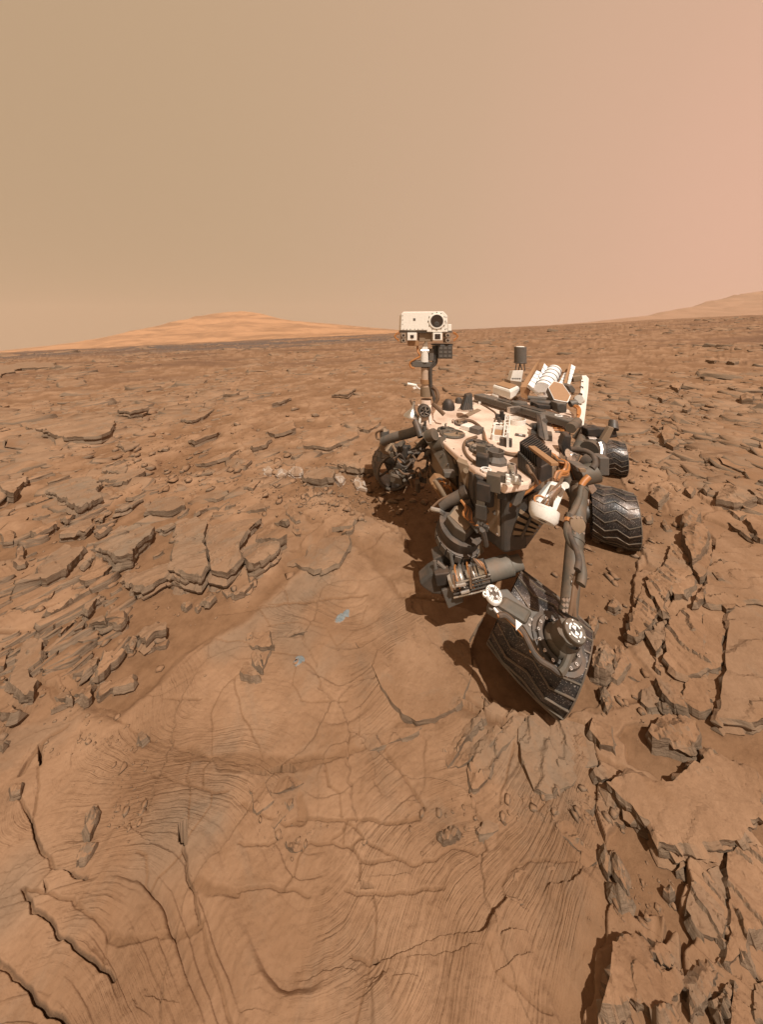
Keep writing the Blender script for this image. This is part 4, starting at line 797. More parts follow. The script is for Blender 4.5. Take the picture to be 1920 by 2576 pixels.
def scatter():
    rs = np.random.RandomState(77)
    items = []
    # denser in rocky patches; positions even in the picture so that far ground is covered as well
    while len(items) < 8500:
        u = rs.uniform(-500, 2420); q = rs.rand()
        dv = 7 + 480 * q ** 1.8
        a = (u - U0) / F; y = (H + .025) / (dv / F)
        x = a * y
        d = math.hypot(x, y)
        mound = math.exp(-((x - 12.5) / 6) ** 2 - ((y - 33) / 5) ** 2) + math.exp(-((x + 24) / 9) ** 2 - ((y - 26) / 3) ** 2)
        dens = .8 * mound + .35 * float(noise(np.array([x * .25]), np.array([y * .25]), 300)[0]) + 1.0 * float(noise(np.array([x * .09]), np.array([y * .05]), 301)[0])
        if rs.rand() > 0.30 + 1.4 * dens: continue
        if d < 4.6 and rs.rand() < .7: continue
        xx, yy = np.array([x]), np.array([y])
        if inpoly(xx, yy, ROVER_KEEP)[0] or inpoly(xx, yy, FG)[0]: continue
        if y < 3.2: continue
        size = min(0.105 * rs.rand() ** -0.6, .85) * (0.8 + .04 * d) * (0.95 if x < 0 else 0.75)
        size = min(size, .09 * d)
        th = size * rs.uniform(.10, .42)
        yaw = rs.normal(0.5 if x < 1 else -.2, .45)
        items.append((size * F / y, x, y, size, th, yaw, rs.normal(.16, .14), rs.normal(-.02, .10), rs.randint(14)))
    items.sort(key=lambda t_: -t_[0])
    xs = np.array([t_[1] for t_ in items]); ys = np.array([t_[2] for t_ in items])
    zs = terrain(xs, ys, False)[0]
    nchild = 105
    VV = []; FF = []; off = 0
    for i, (pxs, x, y, size, th, yaw, rx, ry, k) in enumerate(items):
        M = Matrix.Rotation(yaw, 4, 'Z') @ Matrix.Rotation(rx, 4, 'X') @ Matrix.Rotation(ry, 4, 'Y') @ Matrix.Diagonal((size, size, th, 1))
        if i < nchild:
            o = mkobj('stone', vmeshes[k], ground)
            o.matrix_local = Matrix.Translation((x, y, zs[i] - .22 * th)) @ M
        else:
            m3 = np.array(M)[:3, :3]
            v = lights_[k][0] @ m3.T + np.array([x, y, zs[i] - .22 * th])
            VV.append(v); FF.append(lights_[k][1] + off); off += len(v)
    tag(mkobj('stone_litter', mkmesh('stone_litter', np.concatenate(VV), np.concatenate(FF), 'sandstone'), ground), kind='stuff')
scatter()

def near_stones():
    rs = np.random.RandomState(5)
    out = []
    for u0, u1, v0, v1, n, yaw0, lo, hi in ((-60, 330, 1160, 1700, 85, 1.05, .05, .17), (250, 760, 1130, 1420, 30, .9, .05, .15), (-60, 260, 1600, 1900, 22, .8, .03, .08), (1600, 1960, 1120, 1500, 24, -.1, .04, .12)):
        k = 0
        while k < n:
            u, v = rs.uniform(u0, u1), rs.uniform(v0, v1); p = PG(u, v)
            if inpoly(np.array([p.x]), np.array([p.y]), FG)[0] or inpoly(np.array([p.x]), np.array([p.y]), ROVER_KEEP)[0]: continue
            size = lo + (hi - lo) * rs.rand() ** 2.2
            out.append((p.x, p.y, size * rs.uniform(1.2, 2.0), size * rs.uniform(.6, 1.0), size * rs.uniform(.5, 1.1), rs.normal(yaw0, .25), rs.normal(-.20, .12), rs.normal(0, .1), rs.randint(14))); k += 1
    zs = terrain(np.array([o[0] for o in out]), np.array([o[1] for o in out]), False)[0]
    for i, (x, y, sx_, sy_, th, yaw, rx, ry, k) in enumerate(out):
        o = mkobj('stone', vmeshes[k], ground)
        o.matrix_local = Matrix.Translation((x, y, zs[i] + .004)) @ Matrix.Rotation(yaw, 4, 'Z') @ Matrix.Rotation(rx, 4, 'X') @ Matrix.Rotation(ry, 4, 'Y') @ Matrix.Diagonal((sx_, sy_, th, 1))
near_stones()

def pebbles():
    rs = np.random.RandomState(99)
    zones = [('B', 980, 200, 1580, 460, 420), ('B', 560, 60, 1000, 330, 160), ('A', 1180, 20, 1650, 260, 160), ('C', 560, 890, 1150, 1270, 90), ('G', 780, 1040, 1100, 1290, 60), ('G', 260, 580, 860, 760, 240), ('L', 340, 760, 720, 1000, 260), ('L', 330, 560, 640, 800, 200),
             ('H', 0, 900, 420, 1400, 70), ('H', 420, 300, 820, 700, 60), ('G', 760, 0, 1000, 160, 40), ('D', 1540, 440, 1650, 720, 10), ('E', 760, 240, 1000, 500, 60), ('B', 0, 960, 660, 1300, 70), ('A', 0, 300, 1600, 1300, 260), ('3', 0, 0, 700, 420, 260), ('2', 700, 1150, 1500, 1600, 70), ('K', 0, 560, 1650, 900, 500), ('C', 0, 0, 700, 900, 130), ('F', 150, 480, 520, 680, 40), ('F', 1250, 400, 1652, 640, 40)]
    t_ = (1 + 5 ** .5) / 2
    ico = np.array([(-1, t_, 0), (1, t_, 0), (-1, -t_, 0), (1, -t_, 0), (0, -1, t_), (0, 1, t_), (0, -1, -t_), (0, 1, -t_), (t_, 0, -1), (t_, 0, 1), (-t_, 0, -1), (-t_, 0, 1)]) / 1.9
    fi = np.array([(0, 11, 5), (0, 5, 1), (0, 1, 7), (0, 7, 10), (0, 10, 11), (1, 5, 9), (5, 11, 4), (11, 10, 2), (10, 7, 6), (7, 1, 8), (3, 9, 4), (3, 4, 2), (3, 2, 6), (3, 6, 8), (3, 8, 9), (4, 9, 5), (2, 4, 11), (6, 2, 10), (8, 6, 7), (9, 8, 1)])
    pos = []
    for crop, x0, y0, x1, y1, n in zones:
        for _ in range(n):
            u, v = px(crop, (x0 + x1) / 2 + rs.randn() * (x1 - x0) * .42, (y0 + y1) / 2 + rs.randn() * (y1 - y0) * .42)
            if v < 900: continue
            p = PG(u, v); pos.append((p.x, p.y, p.y / F * min(1.1 * rs.rand() ** -0.65, 9)))
    xs = np.array([p[0] for p in pos]); ys = np.array([p[1] for p in pos])
    zs = terrain(xs, ys, True)[0]
    VV = []; FF = []
    for i, (x, y, r) in enumerate(pos):
        v = ico * (1 + .3 * rs.randn(12, 1)) * r * np.array([1.2, .9, .6])
        a = rs.rand() * 6.28; c, s = math.cos(a), math.sin(a)
        v = v @ np.array([[c, s, 0], [-s, c, 0], [0, 0, 1]])
        VV.append(v + np.array([x, y, zs[i] + .32 * r])); FF.append(fi + 12 * i)
    tag(mkobj('pebbles', mkmesh('pebbles', np.concatenate(VV), np.concatenate(FF), 'sandstone'), ground), kind='stuff')
pebbles()

# ------------------------------------------------------------------ grey powder round the two drill holes
def powder(crop, pts, label, hole=False):
    poly = [PG(*px(crop, a, b)) for a, b in pts]
    cx = sum(p.x for p in poly) / len(poly); cy = sum(p.y for p in poly) / len(poly)
    n, m = 40, 9
    V = []; Fc = []
    ang = np.linspace(0, 2 * math.pi, n, endpoint=False)
    pa = np.array([math.atan2(p.y - cy, p.x - cx) for p in poly]); pr = np.array([math.hypot(p.x - cx, p.y - cy) for p in poly]); o_ = np.argsort(pa); pa, pr = pa[o_], pr[o_]
    rad = np.interp(ang, np.concatenate([pa - 2 * math.pi, pa, pa + 2 * math.pi]), np.concatenate([pr, pr, pr])) * (1 + .10 * noise(np.cos(ang) * 4, np.sin(ang) * 4, 9) + .05 * noise(np.cos(ang) * 12, np.sin(ang) * 12, 10))
    xs, ys, hs = [cx], [cy], [.006]
    for k in range(1, m + 1):
        f = k / m
        for i in range(n): xs.append(cx + math.cos(ang[i]) * rad[i] * f); ys.append(cy + math.sin(ang[i]) * rad[i] * f); hs.append(.0085 * (1 - f) ** .8 - .004 * (f >= 1) + .0012)
    xs, ys = np.array(xs), np.array(ys)
    zz = terrain(xs, ys, False)[0] + np.array(hs)
    for i in range(n): Fc.append((0, 1 + i, 1 + (i + 1) % n))
    for k in range(m - 1):
        for i in range(n): a = 1 + k * n + i; b = 1 + k * n + (i + 1) % n; Fc.append((a, a + n, b + n, b))
    org = np.array([cx, cy, zz[0]])
    root = bpy.data.objects.new('drill_tailings', None); COL.objects.link(root); root.location = org; root.empty_display_size = .05
    tag(root, label, 'drill tailings')
    me = mkmesh('powder', np.stack([xs, ys, zz], 1) - org, Fc, 'drill_powder', True); mkobj('powder', me, root)
    at_ = me.attributes.new('cover', 'FLOAT', 'POINT'); at_.data.foreach_set('value', np.concatenate([[1.0], np.repeat(1 - (np.arange(1, m + 1) / m) ** 1.6, n)]).astype(np.float32))
    if hole:
        h0 = PG(*px('D', 609, 351)); hz_ = float(zz[0])
        c = np.array([h0.x, h0.y, hz_]) - org
        V = []; k = 16
        for r, z in ((.017, .002), (.012, .008), (.008, .0075), (.0078, -.03), (.0, -.03)):
            for i in range(k): V.append((c[0] + math.cos(i / k * 6.2832) * r, c[1] + math.sin(i / k * 6.2832) * r, c[2] + z))
        q = [(a * k + i, a * k + (i + 1) % k, (a + 1) * k + (i + 1) % k, (a + 1) * k + i) for a in range(4) for i in range(k)]
        mkobj('hole_lip', mkmesh('hole_lip', V[:48], [f for f in q if max(f) < 48], 'drill_powder'), root); mkobj('hole', mkmesh('hole', V[32:], [tuple(i - 32 for i in f) for f in q if min(f) >= 32], 'drill_shaft'), root)
m_, t_, b_ = nodemat('drill_shaft'); b_.inputs['Base Color'].default_value = (.03, .022, .016, 1); b_.inputs['Roughness'].default_value = 1
powder('D', [(596, 350), (600, 325), (625, 312), (652, 316), (660, 332), (640, 345), (632, 365), (612, 374)], 'small blue-grey heap of drill powder around a fresh drill hole', True)
powder('D', [(800, 148), (818, 115), (850, 88), (888, 66), (892, 80), (866, 118), (838, 150)], 'long smear of blue-grey drill powder dumped on the flat bedrock near the turret')
# ------------------------------------------------------------------ rover materials
DUST = (0.300, 0.170, 0.098, 1)
def paint(name, col, rough=0.5, metal=0.0, dust=0.35, speck=0.0, bump=0.0, scale=11.0):
    """painted or bare metal with reddish dust settled on upward faces and in patches"""
    m, t, b = nodemat(name)
    g = N(t, 'ShaderNodeNewGeometry'); pos = g.outputs['Position']
    sep = N(t, 'ShaderNodeSeparateXYZ'); t.links.new(g.outputs['Normal'], sep.inputs[0])
    up = maprange(t, sep.outputs['Z'], -0.2, 0.9, 0.25, 1.0)
    n = maprange(t, noisetex(t, pos, scale, 6, 0.6), 0.34, 0.74)
    mu = N(t, 'ShaderNodeMath', operation='MULTIPLY'); t.links.new(up, mu.inputs[0]); t.links.new(n, mu.inputs[1])
    mu2 = N(t, 'ShaderNodeMath', operation='MULTIPLY'); t.links.new(mu.outputs[0], mu2.inputs[0]); mu2.inputs[1].default_value = dust
    col_ = mixrgb(t, maprange(t, noisetex(t, pos, 60.0, 3, 0.6), 0.35, 0.7, 0.0, 0.25), col + (1,), (col[0] * .6, col[1] * .58, col[2] * .55, 1))
    col_ = mixrgb(t, mu2.outputs[0], col_, DUST)
    if speck:
        sp = maprange(t, noisetex(t, pos, 210.0, 2, 0.5), 0.62, 0.70, 0.0, speck)
        col_ = mixrgb(t, sp, col_, (0.55, 0.5, 0.46, 1))
    t.links.new(col_, b.inputs['Base Color'])
    rr = N(t, 'ShaderNodeMapRange'); t.links.new(mu2.outputs[0], rr.inputs[0]); rr.inputs[3].default_value = rough; rr.inputs[4].default_value = 0.95
    t.links.new(rr.outputs[0], b.inputs['Roughness'])
    if metal:
        mm = N(t, 'ShaderNodeMapRange'); t.links.new(mu2.outputs[0], mm.inputs[0]); mm.inputs[3].default_value = metal; mm.inputs[4].default_value = 0.0
        t.links.new(mm.outputs[0], b.inputs['Metallic'])
    if bump:
        bb = N(t, 'ShaderNodeBump'); bb.inputs['Strength'].default_value = bump; bb.inputs['Distance'].default_value = 0.01
        t.links.new(noisetex(t, pos, 14.0, 3, 0.5), bb.inputs['Height']); t.links.new(bb.outputs[0], b.inputs['Normal'])
    return name
paint('white_paint', (0.80, 0.77, 0.71), 0.5, 0, 0.25)
paint('head_white', (0.82, 0.78, 0.70), 0.5, 0, 0.08)
paint('deck_paint', (0.80, 0.62, 0.50), 0.55, 0, 0.72, scale=2.2)
paint('mast_paint', (0.52, 0.38, 0.28), 0.6, 0, 0.6)
paint('radiator_white', (0.86, 0.86, 0.85), 0.45, 0, 0.06)
paint('dark_metal', (0.058, 0.052, 0.045), 0.5, 0.15, 0.35)
paint('grey_metal', (0.115, 0.105, 0.092), 0.55, 0.15, 0.35)
paint('arm_metal', (0.088, 0.076, 0.058), 0.6, 0.1, 0.35)
paint('can_grey', (0.165, 0.150, 0.125), 0.6, 0.1, 0.4)
paint('black_metal', (0.022, 0.020, 0.018), 0.55, 0.0, 0.30)
paint('bright_metal', (0.72, 0.69, 0.65), 0.25, 1.0, 0.25)
paint('tan_panel', (0.235, 0.165, 0.105), 0.6, 0, 0.45)
paint('brown_panel', (0.330, 0.180, 0.085), 0.55, 0, 0.25)
paint('copper_wire', (0.42, 0.165, 0.045), 0.45, 0.0, 0.25)
paint('brown_cable', (0.135, 0.078, 0.042), 0.7, 0, 0.35)
paint('dark_cable', (0.055, 0.045, 0.036), 0.7, 0, 0.35)
paint('tyre_metal', (0.040, 0.040, 0.042), 0.34, 0.55, 0.28, 0.8, 0.5)
paint('grouser_metal', (0.15, 0.13, 0.105), 0.5, 0.3, 0.5)
paint('label_white', (0.82, 0.80, 0.76), 0.6, 0, 0.05)
m_, t_, b_ = nodemat('lens_glass')
b_.inputs['Base Color'].default_value = (0.03, 0.018, 0.012, 1); b_.inputs['Roughness'].default_value = 0.08; b_.inputs['Coat Weight'].default_value = 0.6

# ------------------------------------------------------------------ mesh building
RO = Vector((1.1, 2.7, 0.0))
rover = bpy.data.objects.new('planetary_rover', None); COL.objects.link(rover); rover.location = RO
tag(rover, 'six-wheeled planetary rover with white camera head on a mast and cluttered white deck', 'rover')
rover.empty_display_size = .3

class MB:
    def __init__(s): s.v = []; s.f = []
    def add(s, V, Fc):
        o = len(s.v); s.v += [Vector(p) for p in V]; s.f += [tuple(i + o for i in f) for f in Fc]; return s
    def box(s, c, X, Y, Z):
        """centre and three half-axis vectors"""
        c = Vector(c); X, Y, Z = Vector(X), Vector(Y), Vector(Z)
        P = [c + X * a + Y * b + Z * d for d in (-1, 1) for b in (-1, 1) for a in (-1, 1)]
        fc = [(0, 2, 3, 1), (4, 5, 7, 6), (0, 1, 5, 4), (2, 6, 7, 3), (0, 4, 6, 2), (1, 3, 7, 5)]
        if X.cross(Y).dot(Z) < 0: fc = [f[::-1] for f in fc]
        return s.add(P, fc)
    def prism(s, pts, vec):
        pts = [Vector(p) for p in pts]; vec = Vector(vec); n = len(pts)
        nr = Vector((0, 0, 0))
        for i in range(n): nr += (pts[i] - pts[0]).cross(pts[(i + 1) % n] - pts[0])
        if nr.dot(vec) > 0: pts = pts[::-1]
        return s.add(pts + [p + vec for p in pts], [tuple(range(n)), tuple(range(2 * n - 1, n - 1, -1))] + [((i + 1) % n, i, n + i, n + (i + 1) % n) for i in range(n)])
    def cyl(s, p0, p1, r0, r1=None, n=20, caps=True):
        p0, p1 = Vector(p0), Vector(p1); r1 = r0 if r1 is None else r1
        d = (p1 - p0).normalized(); a = d.orthogonal().normalized(); b = d.cross(a)
        P = []
        for p, r in ((p0, r0), (p1, r1)):
            for i in range(n):
                t = 2 * math.pi * i / n; P.append(p + (a * math.cos(t) + b * math.sin(t)) * r)
        fc = [(i, (i + 1) % n, n + (i + 1) % n, n + i) for i in range(n)]
        if caps: fc += [tuple(range(n - 1, -1, -1)), tuple(range(n, 2 * n))]
        return s.add(P, fc)
    def lathe(s, p0, axis, prof, n=24, closed=False):
        """prof: (distance along axis, radius)"""
        p0 = Vector(p0); d = Vector(axis).normalized(); a = d.orthogonal().normalized(); b = d.cross(a); P = []; fc = []
        for h, r in prof:
            for i in range(n):
                t = 2 * math.pi * i / n; P.append(p0 + d * h + (a * math.cos(t) + b * math.sin(t)) * r)
        m = len(prof)
        for k in range(m if closed else m - 1):
            for i in range(n):
                k2 = (k + 1) % m
                fc.append((k * n + i, k * n + (i + 1) % n, k2 * n + (i + 1) % n, k2 * n + i))
        return s.add(P, fc)
    def ring(s, c, axis, R, r, n=28, k=6):
        return s.lathe(c, axis, [(r * math.sin(2 * math.pi * j / k), R + r * math.cos(2 * math.pi * j / k)) for j in range(k)], n, True)
    def tube(s, pts, r, n=7, smooth=4):
        pts = [Vector(p) for p in pts]
        if smooth > 1 and len(pts) > 2:
            out = []
            for i in range(len(pts) - 1):
                a, b, c, d = pts[max(i - 1, 0)], pts[i], pts[i + 1], pts[min(i + 2, len(pts) - 1)]
                for q in range(smooth):
                    t = q / smooth
                    out.append(0.5 * ((2 * b) + (c - a) * t + (2 * a - 5 * b + 4 * c - d) * t * t + (3 * b - a - 3 * c + d) * t ** 3))
            out.append(pts[-1]); pts = out
        P = []; fc = []; m = len(pts); up = None
        for i, p in enumerate(pts):
            d = (pts[min(i + 1, m - 1)] - pts[max(i - 1, 0)]).normalized()
            a = d.orthogonal().normalized() if up is None else (up - d * up.dot(d)).normalized()
            up = a; b = d.cross(a)
            for j in range(n):
                t = 2 * math.pi * j / n; P.append(p + (a * math.cos(t) + b * math.sin(t)) * r)
        for i in range(m - 1):
            for j in range(n): fc.append((i * n + j, i * n + (j + 1) % n, (i + 1) * n + (j + 1) % n, (i + 1) * n + j))
        fc += [tuple(range(n - 1, -1, -1)), tuple(range((m - 1) * n, m * n))]
        return s.add(P, fc)
    def out(s, name, mat, parent=None, smooth=False, bevel=0.0):
        me = mkmesh(name, [tuple(v - RO) for v in s.v], s.f, mat)
        if smooth:
            me.polygons.foreach_set('use_smooth', np.ones(len(me.polygons), dtype=bool)); me.set_sharp_from_angle(angle=math.radians(38))
        o = mkobj(name, me, parent if parent is not None else rover)
        if bevel:
            bm = o.modifiers.new('bevel', 'BEVEL'); bm.width = bevel; bm.segments = 2; bm.limit_method = 'ANGLE'
        return o

DZ = 1.10                                   # height of the deck
FW = Vector((-.48, -.88, 0)).normalized()   # the rover faces the viewer
LW = Vector((.88, -.48, 0)).normalized()    # its left, on the viewer's right
UP = Vector((0, 0, 1))
def D1(x, y, z=DZ): return PZ(*px('1', x, y), z)
def C1(x, y, Y): return PD(*px('1', x, y), Y)
def C2(x, y, Y): return PD(*px('2', x, y), Y)
def C3(x, y, Y): return PD(*px('3', x, y), Y)
def C4(x, y, Y): return PD(*px('4', x, y), Y)
def C6(x, y, Y): return PD(*px('6', x, y), Y)
def D6(x, y, z=DZ): return PZ(*px('6', x, y), z)
def pxbox(f, x0, y0, x1, y1, Y, depth):
    """box whose near face fills the given crop rectangle at depth Y"""
    a = f(x0, y0, Y); b = f(x1, y1, Y)
    c = (a + b) / 2; return MB().box(c + Vector((0, depth / 2, 0)), ((b.x - a.x) / 2, 0, 0), (0, depth / 2, 0), (0, 0, (a.z - b.z) / 2))
def bolts(name, pts, nrm, r, mat, parent, h=.006):
    for p in pts: MB().cyl(p, Vector(p) + Vector(nrm).normalized() * h, r, r * .9, 8).out(name, mat, parent, True)

# ------------------------------------------------------------------ body and deck
deck_px = [(1072, 1072), (1145, 1140), (1196, 1183), (1269, 1223), (1330, 1214), (1407, 1140), (1428, 1089), (1445, 1042), (1395, 1000), (1215, 990), (1096, 1030)]
deck_pts = [PZ(u, v, DZ) for u, v in deck_px]
cen = sum(deck_pts, Vector()) / len(deck_pts)
deck = MB().prism(deck_pts, (0, 0, -.05)).out('deck', 'deck_paint', None, False, .012)
body_pts = [cen + (p - cen) * .94 for p in deck_pts]
chassis = MB().prism([Vector((p.x, p.y, DZ - .051)) for p in body_pts], (0, 0, -.40)).out('chassis', 'dark_metal', None, False, .02)
# panels of the chassis side
for a, b in ((0, 1), (1, 2), (2, 3), (4, 5), (5, 6)):
    p, q = body_pts[a], body_pts[b]; n = (q - p).cross(UP).normalized()
    if n.dot(p - cen) < 0: n = -n
    e = (q - p).normalized(); w = (q - p).length / 2 - .03
    MB().box((p + q) / 2 + n * .008 + Vector((0, 0, -.22)), e * w, n * .010, (0, 0, .14)).out('side_panel', 'tan_panel', chassis, False, .006)
    bolts('bolt', [(p + q) / 2 + n * .018 + Vector((0, 0, -.22)) + e * w * .9 * s1 + UP * .125 * s2 for s1 in (-1, 0, 1) for s2 in (-1, 1)], n, .007, 'bright_metal', chassis)
# rows of small fasteners along the deck edge and seams
for i in range(len(deck_pts) - 1):
    p, q = deck_pts[i], deck_pts[i + 1]
    k = max(2, int((q - p).length / .13))
    bolts('bolt', [p + (q - p) * (j + .5) / k + (cen - p).normalized() * .025 + UP * .0 for j in range(k)], UP, .006, 'dark_metal', deck, .004)
# lowered front lip of the deck with a bright inlet
lip = [PZ(u, v, 1.02) for u, v in ((1208, 1190), (1222, 1178), (1296, 1200), (1310, 1225), (1270, 1240), (1216, 1202))]
MB().prism(lip, (0, 0, -.05)).out('deck_lip', 'tan_panel', None, False, .008)

# differential bar across the deck
a, b = PZ(1203, 997, 1.17), PZ(1453, 1069, 1.17); d = (b - a).normalized(); w = d.cross(UP)
bar = MB().box((a + b) / 2, d * (b - a).length / 2, w * .075, (0, 0, .035)).out('differential_bar', 'grey_metal', None, False, .012)
MB().box((a + b) / 2 + UP * .0365 + d * .02, d * (b - a).length * .22, w * .045, (0, 0, .010)).out('bar_cover', 'dark_metal', bar, False, .006)
pc = D1(1065, 765, 1.205); MB().cyl(pc, pc + UP * .03, .085, .08, 28).out('pivot_cap', 'grey_metal', bar, True)
MB().box(D1(1030, 800, 1.19), d * .02, w * .08, (0, 0, .03)).out('clamp', 'bright_metal', bar)
for x, y in ((830, 715), (900, 735), (1180, 790), (1250, 815), (1330, 840), (1400, 860)):
    q = D1(x, y, 1.207); bolts('bolt', [q], UP, .010, 'bright_metal', bar)
q = D1(1337, 842, 1.207); MB().ring(q, UP, .030, .005).out('bar_mark', 'label_white', bar)

# ------------------------------------------------------------------ mast and camera head
MY = 2.92
mast = MB().cyl(C1(425, 900, MY), C1(425, 870, MY), .085, .08, 24).out('mast_base', 'white_paint', None, True)
MB().lathe(C1(420, 905, MY), UP, [(0, .10), (.03, .10), (.06, .075), (.14, .07), (.16, .085), (.20, .085), (.21, .06), (.26, .055)], 24).out('mast_pivot', 'deck_paint', mast, True)
MB().cyl(C1(422, 706, MY), C1(418, 640, MY), .062, .058, 20).out('mast_collar', 'tan_panel', mast, True)
tube_ = MB().cyl(C1(420, 700, MY), C1(413, 508, MY), .047, .043, 20).out('mast_tube', 'mast_paint', None, True)
MB().cyl(C1(417, 620, MY), C1(416, 590, MY), .054, .054, 20).out('mast_band', 'brown_panel', tube_, True)
MB().tube([C1(480, 760, MY - .07), C1(470, 700, MY - .06), C1(455, 650, MY - .05), C1(450, 580, MY - .05), C1(452, 510, MY - .05), C1(470, 475, MY - .05), C1(485, 440, MY - .04)], .017).out('mast_cable', 'dark_cable', tube_, True)
MB().tube([C1(470, 770, MY - .07), C1(500, 720, MY - .08), C1(490, 670, MY - .06), C1(462, 640, MY - .06)], .020).out('mast_cable', 'brown_cable', tube_, True)
MB().tube([C1(470, 760, MY - .08), C1(510, 800, MY - .10), C1(545, 835, MY - .12)], .022).out('mast_cable', 'brown_cable', tube_, True)
# dark round drive at the foot
q = C1(410, 812, MY - .10); MB().cyl(q, q + Vector((0, .06, 0)), .062, .064, 26).out('mast_drive', 'black_metal', mast, True)
MB().ring(q, (0, 1, 0), .050, .008).out('drive_ring', 'grey_metal', mast, True)
for k in range(6):
    t = k * math.pi / 3; MB().tube([q + Vector((math.cos(t) * .012, -.006, math.sin(t) * .012)), q + Vector((math.cos(t + .4) * .048, -.008, math.sin(t + .4) * .048))], .004, 5, 1).out('drive_spoke', 'bright_metal', mast)
for x in (372, 448):
    MB().tube([C1(x, 900, MY - .09), C1(x + (8 if x < 400 else -4), 850, MY - .08), C1(x + (20 if x < 400 else -20), 800, MY - .06)], .012, 6, 1).out('strut', 'white_paint', mast)
MB().cyl(C1(412, 950, MY - .12), C1(412, 880, MY - .12), .014, .014, 10).out('post', 'dark_metal', mast, True)
MB().cyl(C1(412, 950, MY - .12), C1(412, 915, MY - .12), .028, .028, 12).out('post_foot', 'grey_metal', mast, True)
# bell shaped dish and weather boom
MB().lathe(C1(318, 850, MY), (C1(330, 780, MY) - C1(318, 850, MY)), [(0, .085), (.012, .082), (.05, .05), (.075, .028), (.10, .018), (.16, .014)], 22).out('bell', 'bright_metal', None, True)
MB().tube([C1(345, 900, MY), C1(335, 860, MY), C1(340, 800, MY), C1(322, 760, MY), C1(310, 735, MY)], .010).out('bell_cable', 'brown_cable', None, True)
MB().cyl(C1(352, 632, MY), C1(290, 622, MY), .013, .015, 12).out('weather_boom', 'white_paint', tube_, True)
MB().box(C1(340, 650, MY - .02), (.014, 0, .004), (0, .01, 0), (-.004, 0, .008)).out('boom_sensor', 'white_paint', tube_)
MB().tube([C1(350, 632, MY), C1(362, 650, MY), C1(385, 660, MY)], .008, 6, 3).out('boom_root', 'white_paint', tube_)
# elbow block and neck
MB().prism([C1(x, y, MY - .06) for x, y in ((318, 470), (345, 460), (465, 475), (468, 508), (345, 508), (322, 498))], (0, .12, 0)).out('neck_block', 'grey_metal', None, False, .006)
neck = MB().cyl(C1(408, 470, MY - .03), C1(408, 390, MY - .03), .042, .042, 18).out('neck', 'white_paint', None, True)
MB().prism([C1(x, y, MY - .05) for x, y in ((380, 400), (425, 310), (430, 300), (432, 400))], (0, .05, 0)).out('neck_gusset', 'white_paint', neck, False, .004)
MB().cyl(C1(382, 396, MY - .05), C1(460, 396, MY - .05), .018, .018, 12).out('tilt_axle', 'bright_metal', neck, True)
MB().box(C1(453, 420, MY - .03), (.022, 0, 0), (0, .04, 0), (0, 0, .06)).out('tilt_drive', 'grey_metal', neck, False, .004)
MB().tube([C1(360, 350, MY), C1(362, 400, MY - .05), C1(378, 430, MY - .06), C1(335, 455, MY - .06), C1(308, 475, MY - .05), C1(312, 505, MY - .05), C1(340, 515, MY - .05)], .009).out('neck_cable', 'copper_wire', neck, True)
MB().tube([C1(480, 400, MY), C1(492, 440, MY - .05), C1(488, 480, MY - .05), C1(462, 505, MY - .05)], .012).out('neck_cable', 'dark_cable', neck, True)
# head box
HY = 2.80
head = MB().prism([C1(x, y, HY) for x, y in ((243, 252), (248, 138), (262, 123), (540, 121), (568, 150), (570, 264), (425, 264), (425, 252))], (0, .28, 0)).out('camera_head', 'head_white', None, False, .006)
pxbox(C1, 571, 210, 596, 264, HY + .04, .16).out('head_side_box', 'head_white', head, False, .004)
pxbox(C1, 240, 253, 600, 268, HY + .012, .24).out('head_base_plate', 'grey_metal', head, False, .003)
q = C1(493, 188, HY)
MB().lathe(q + Vector((0, .005, 0)), (0, -1, 0), [(0, .078), (.012, .078), (.014, .073), (.014, .063), (-.004, .062)], 36).out('laser_window_rim', 'head_white', head, True)
MB().cyl(q + Vector((0, -.002, 0)), q + Vector((0, -.0035, 0)), .063, .063, 36).out('laser_window', 'lens_glass', head, True)
MB().lathe(q + Vector((0, -.004, 0)), (0, -1, 0), [(0, .060), (.002, .060), (.002, .054), (0, .054)], 36, True).out('window_ring', 'dark_metal', head, True)
MB().lathe(q + Vector((0, -.0045, -.03)), (0, -1, 0), [(0, .001), (.004, .012), (0, .026)], 16).out('window_baffle', 'dark_metal', head, True)
bolts('bolt', [q + Vector((math.cos(t) * .084, -.003, math.sin(t) * .084)) for t in [k * math.pi / 6 for k in range(12)]], (0, -1, 0), .0055, 'dark_metal', head, .004)
bolts('bolt', [C1(x, 244, HY - .001) for x in (262, 285, 310, 340, 365, 395, 550)] + [C1(256, y, HY - .001) for y in (150, 180, 210)] + [C1(560, y, HY - .001) for y in (160, 200, 240)], (0, -1, 0), .004, 'dark_metal', head, .003)
MB().box(C1(338, 176, HY - .002), (.011, 0, 0), (0, .001, 0), (0, 0, .011)).out('small_plate', 'grey_metal', head)
for x0, x1, wnd in ((290, 355, (310, 284, 334, 306)), (467, 532, (480, 277, 518, 312))):
    e = pxbox(C1, x0, 268, x1, 322, HY - .02, .16).out('mast_camera', 'head_white', head, False, .004)
    pxbox(C1, *wnd, HY - .0235, .006).out('camera_window', 'lens_glass', e)
    c_ = C1((wnd[0] + wnd[2]) / 2, (wnd[1] + wnd[3]) / 2, HY - .026)
    MB().ring(c_, (0, 1, 0), .011, .002, 18).out('lens_ring', 'dark_metal', e, True)
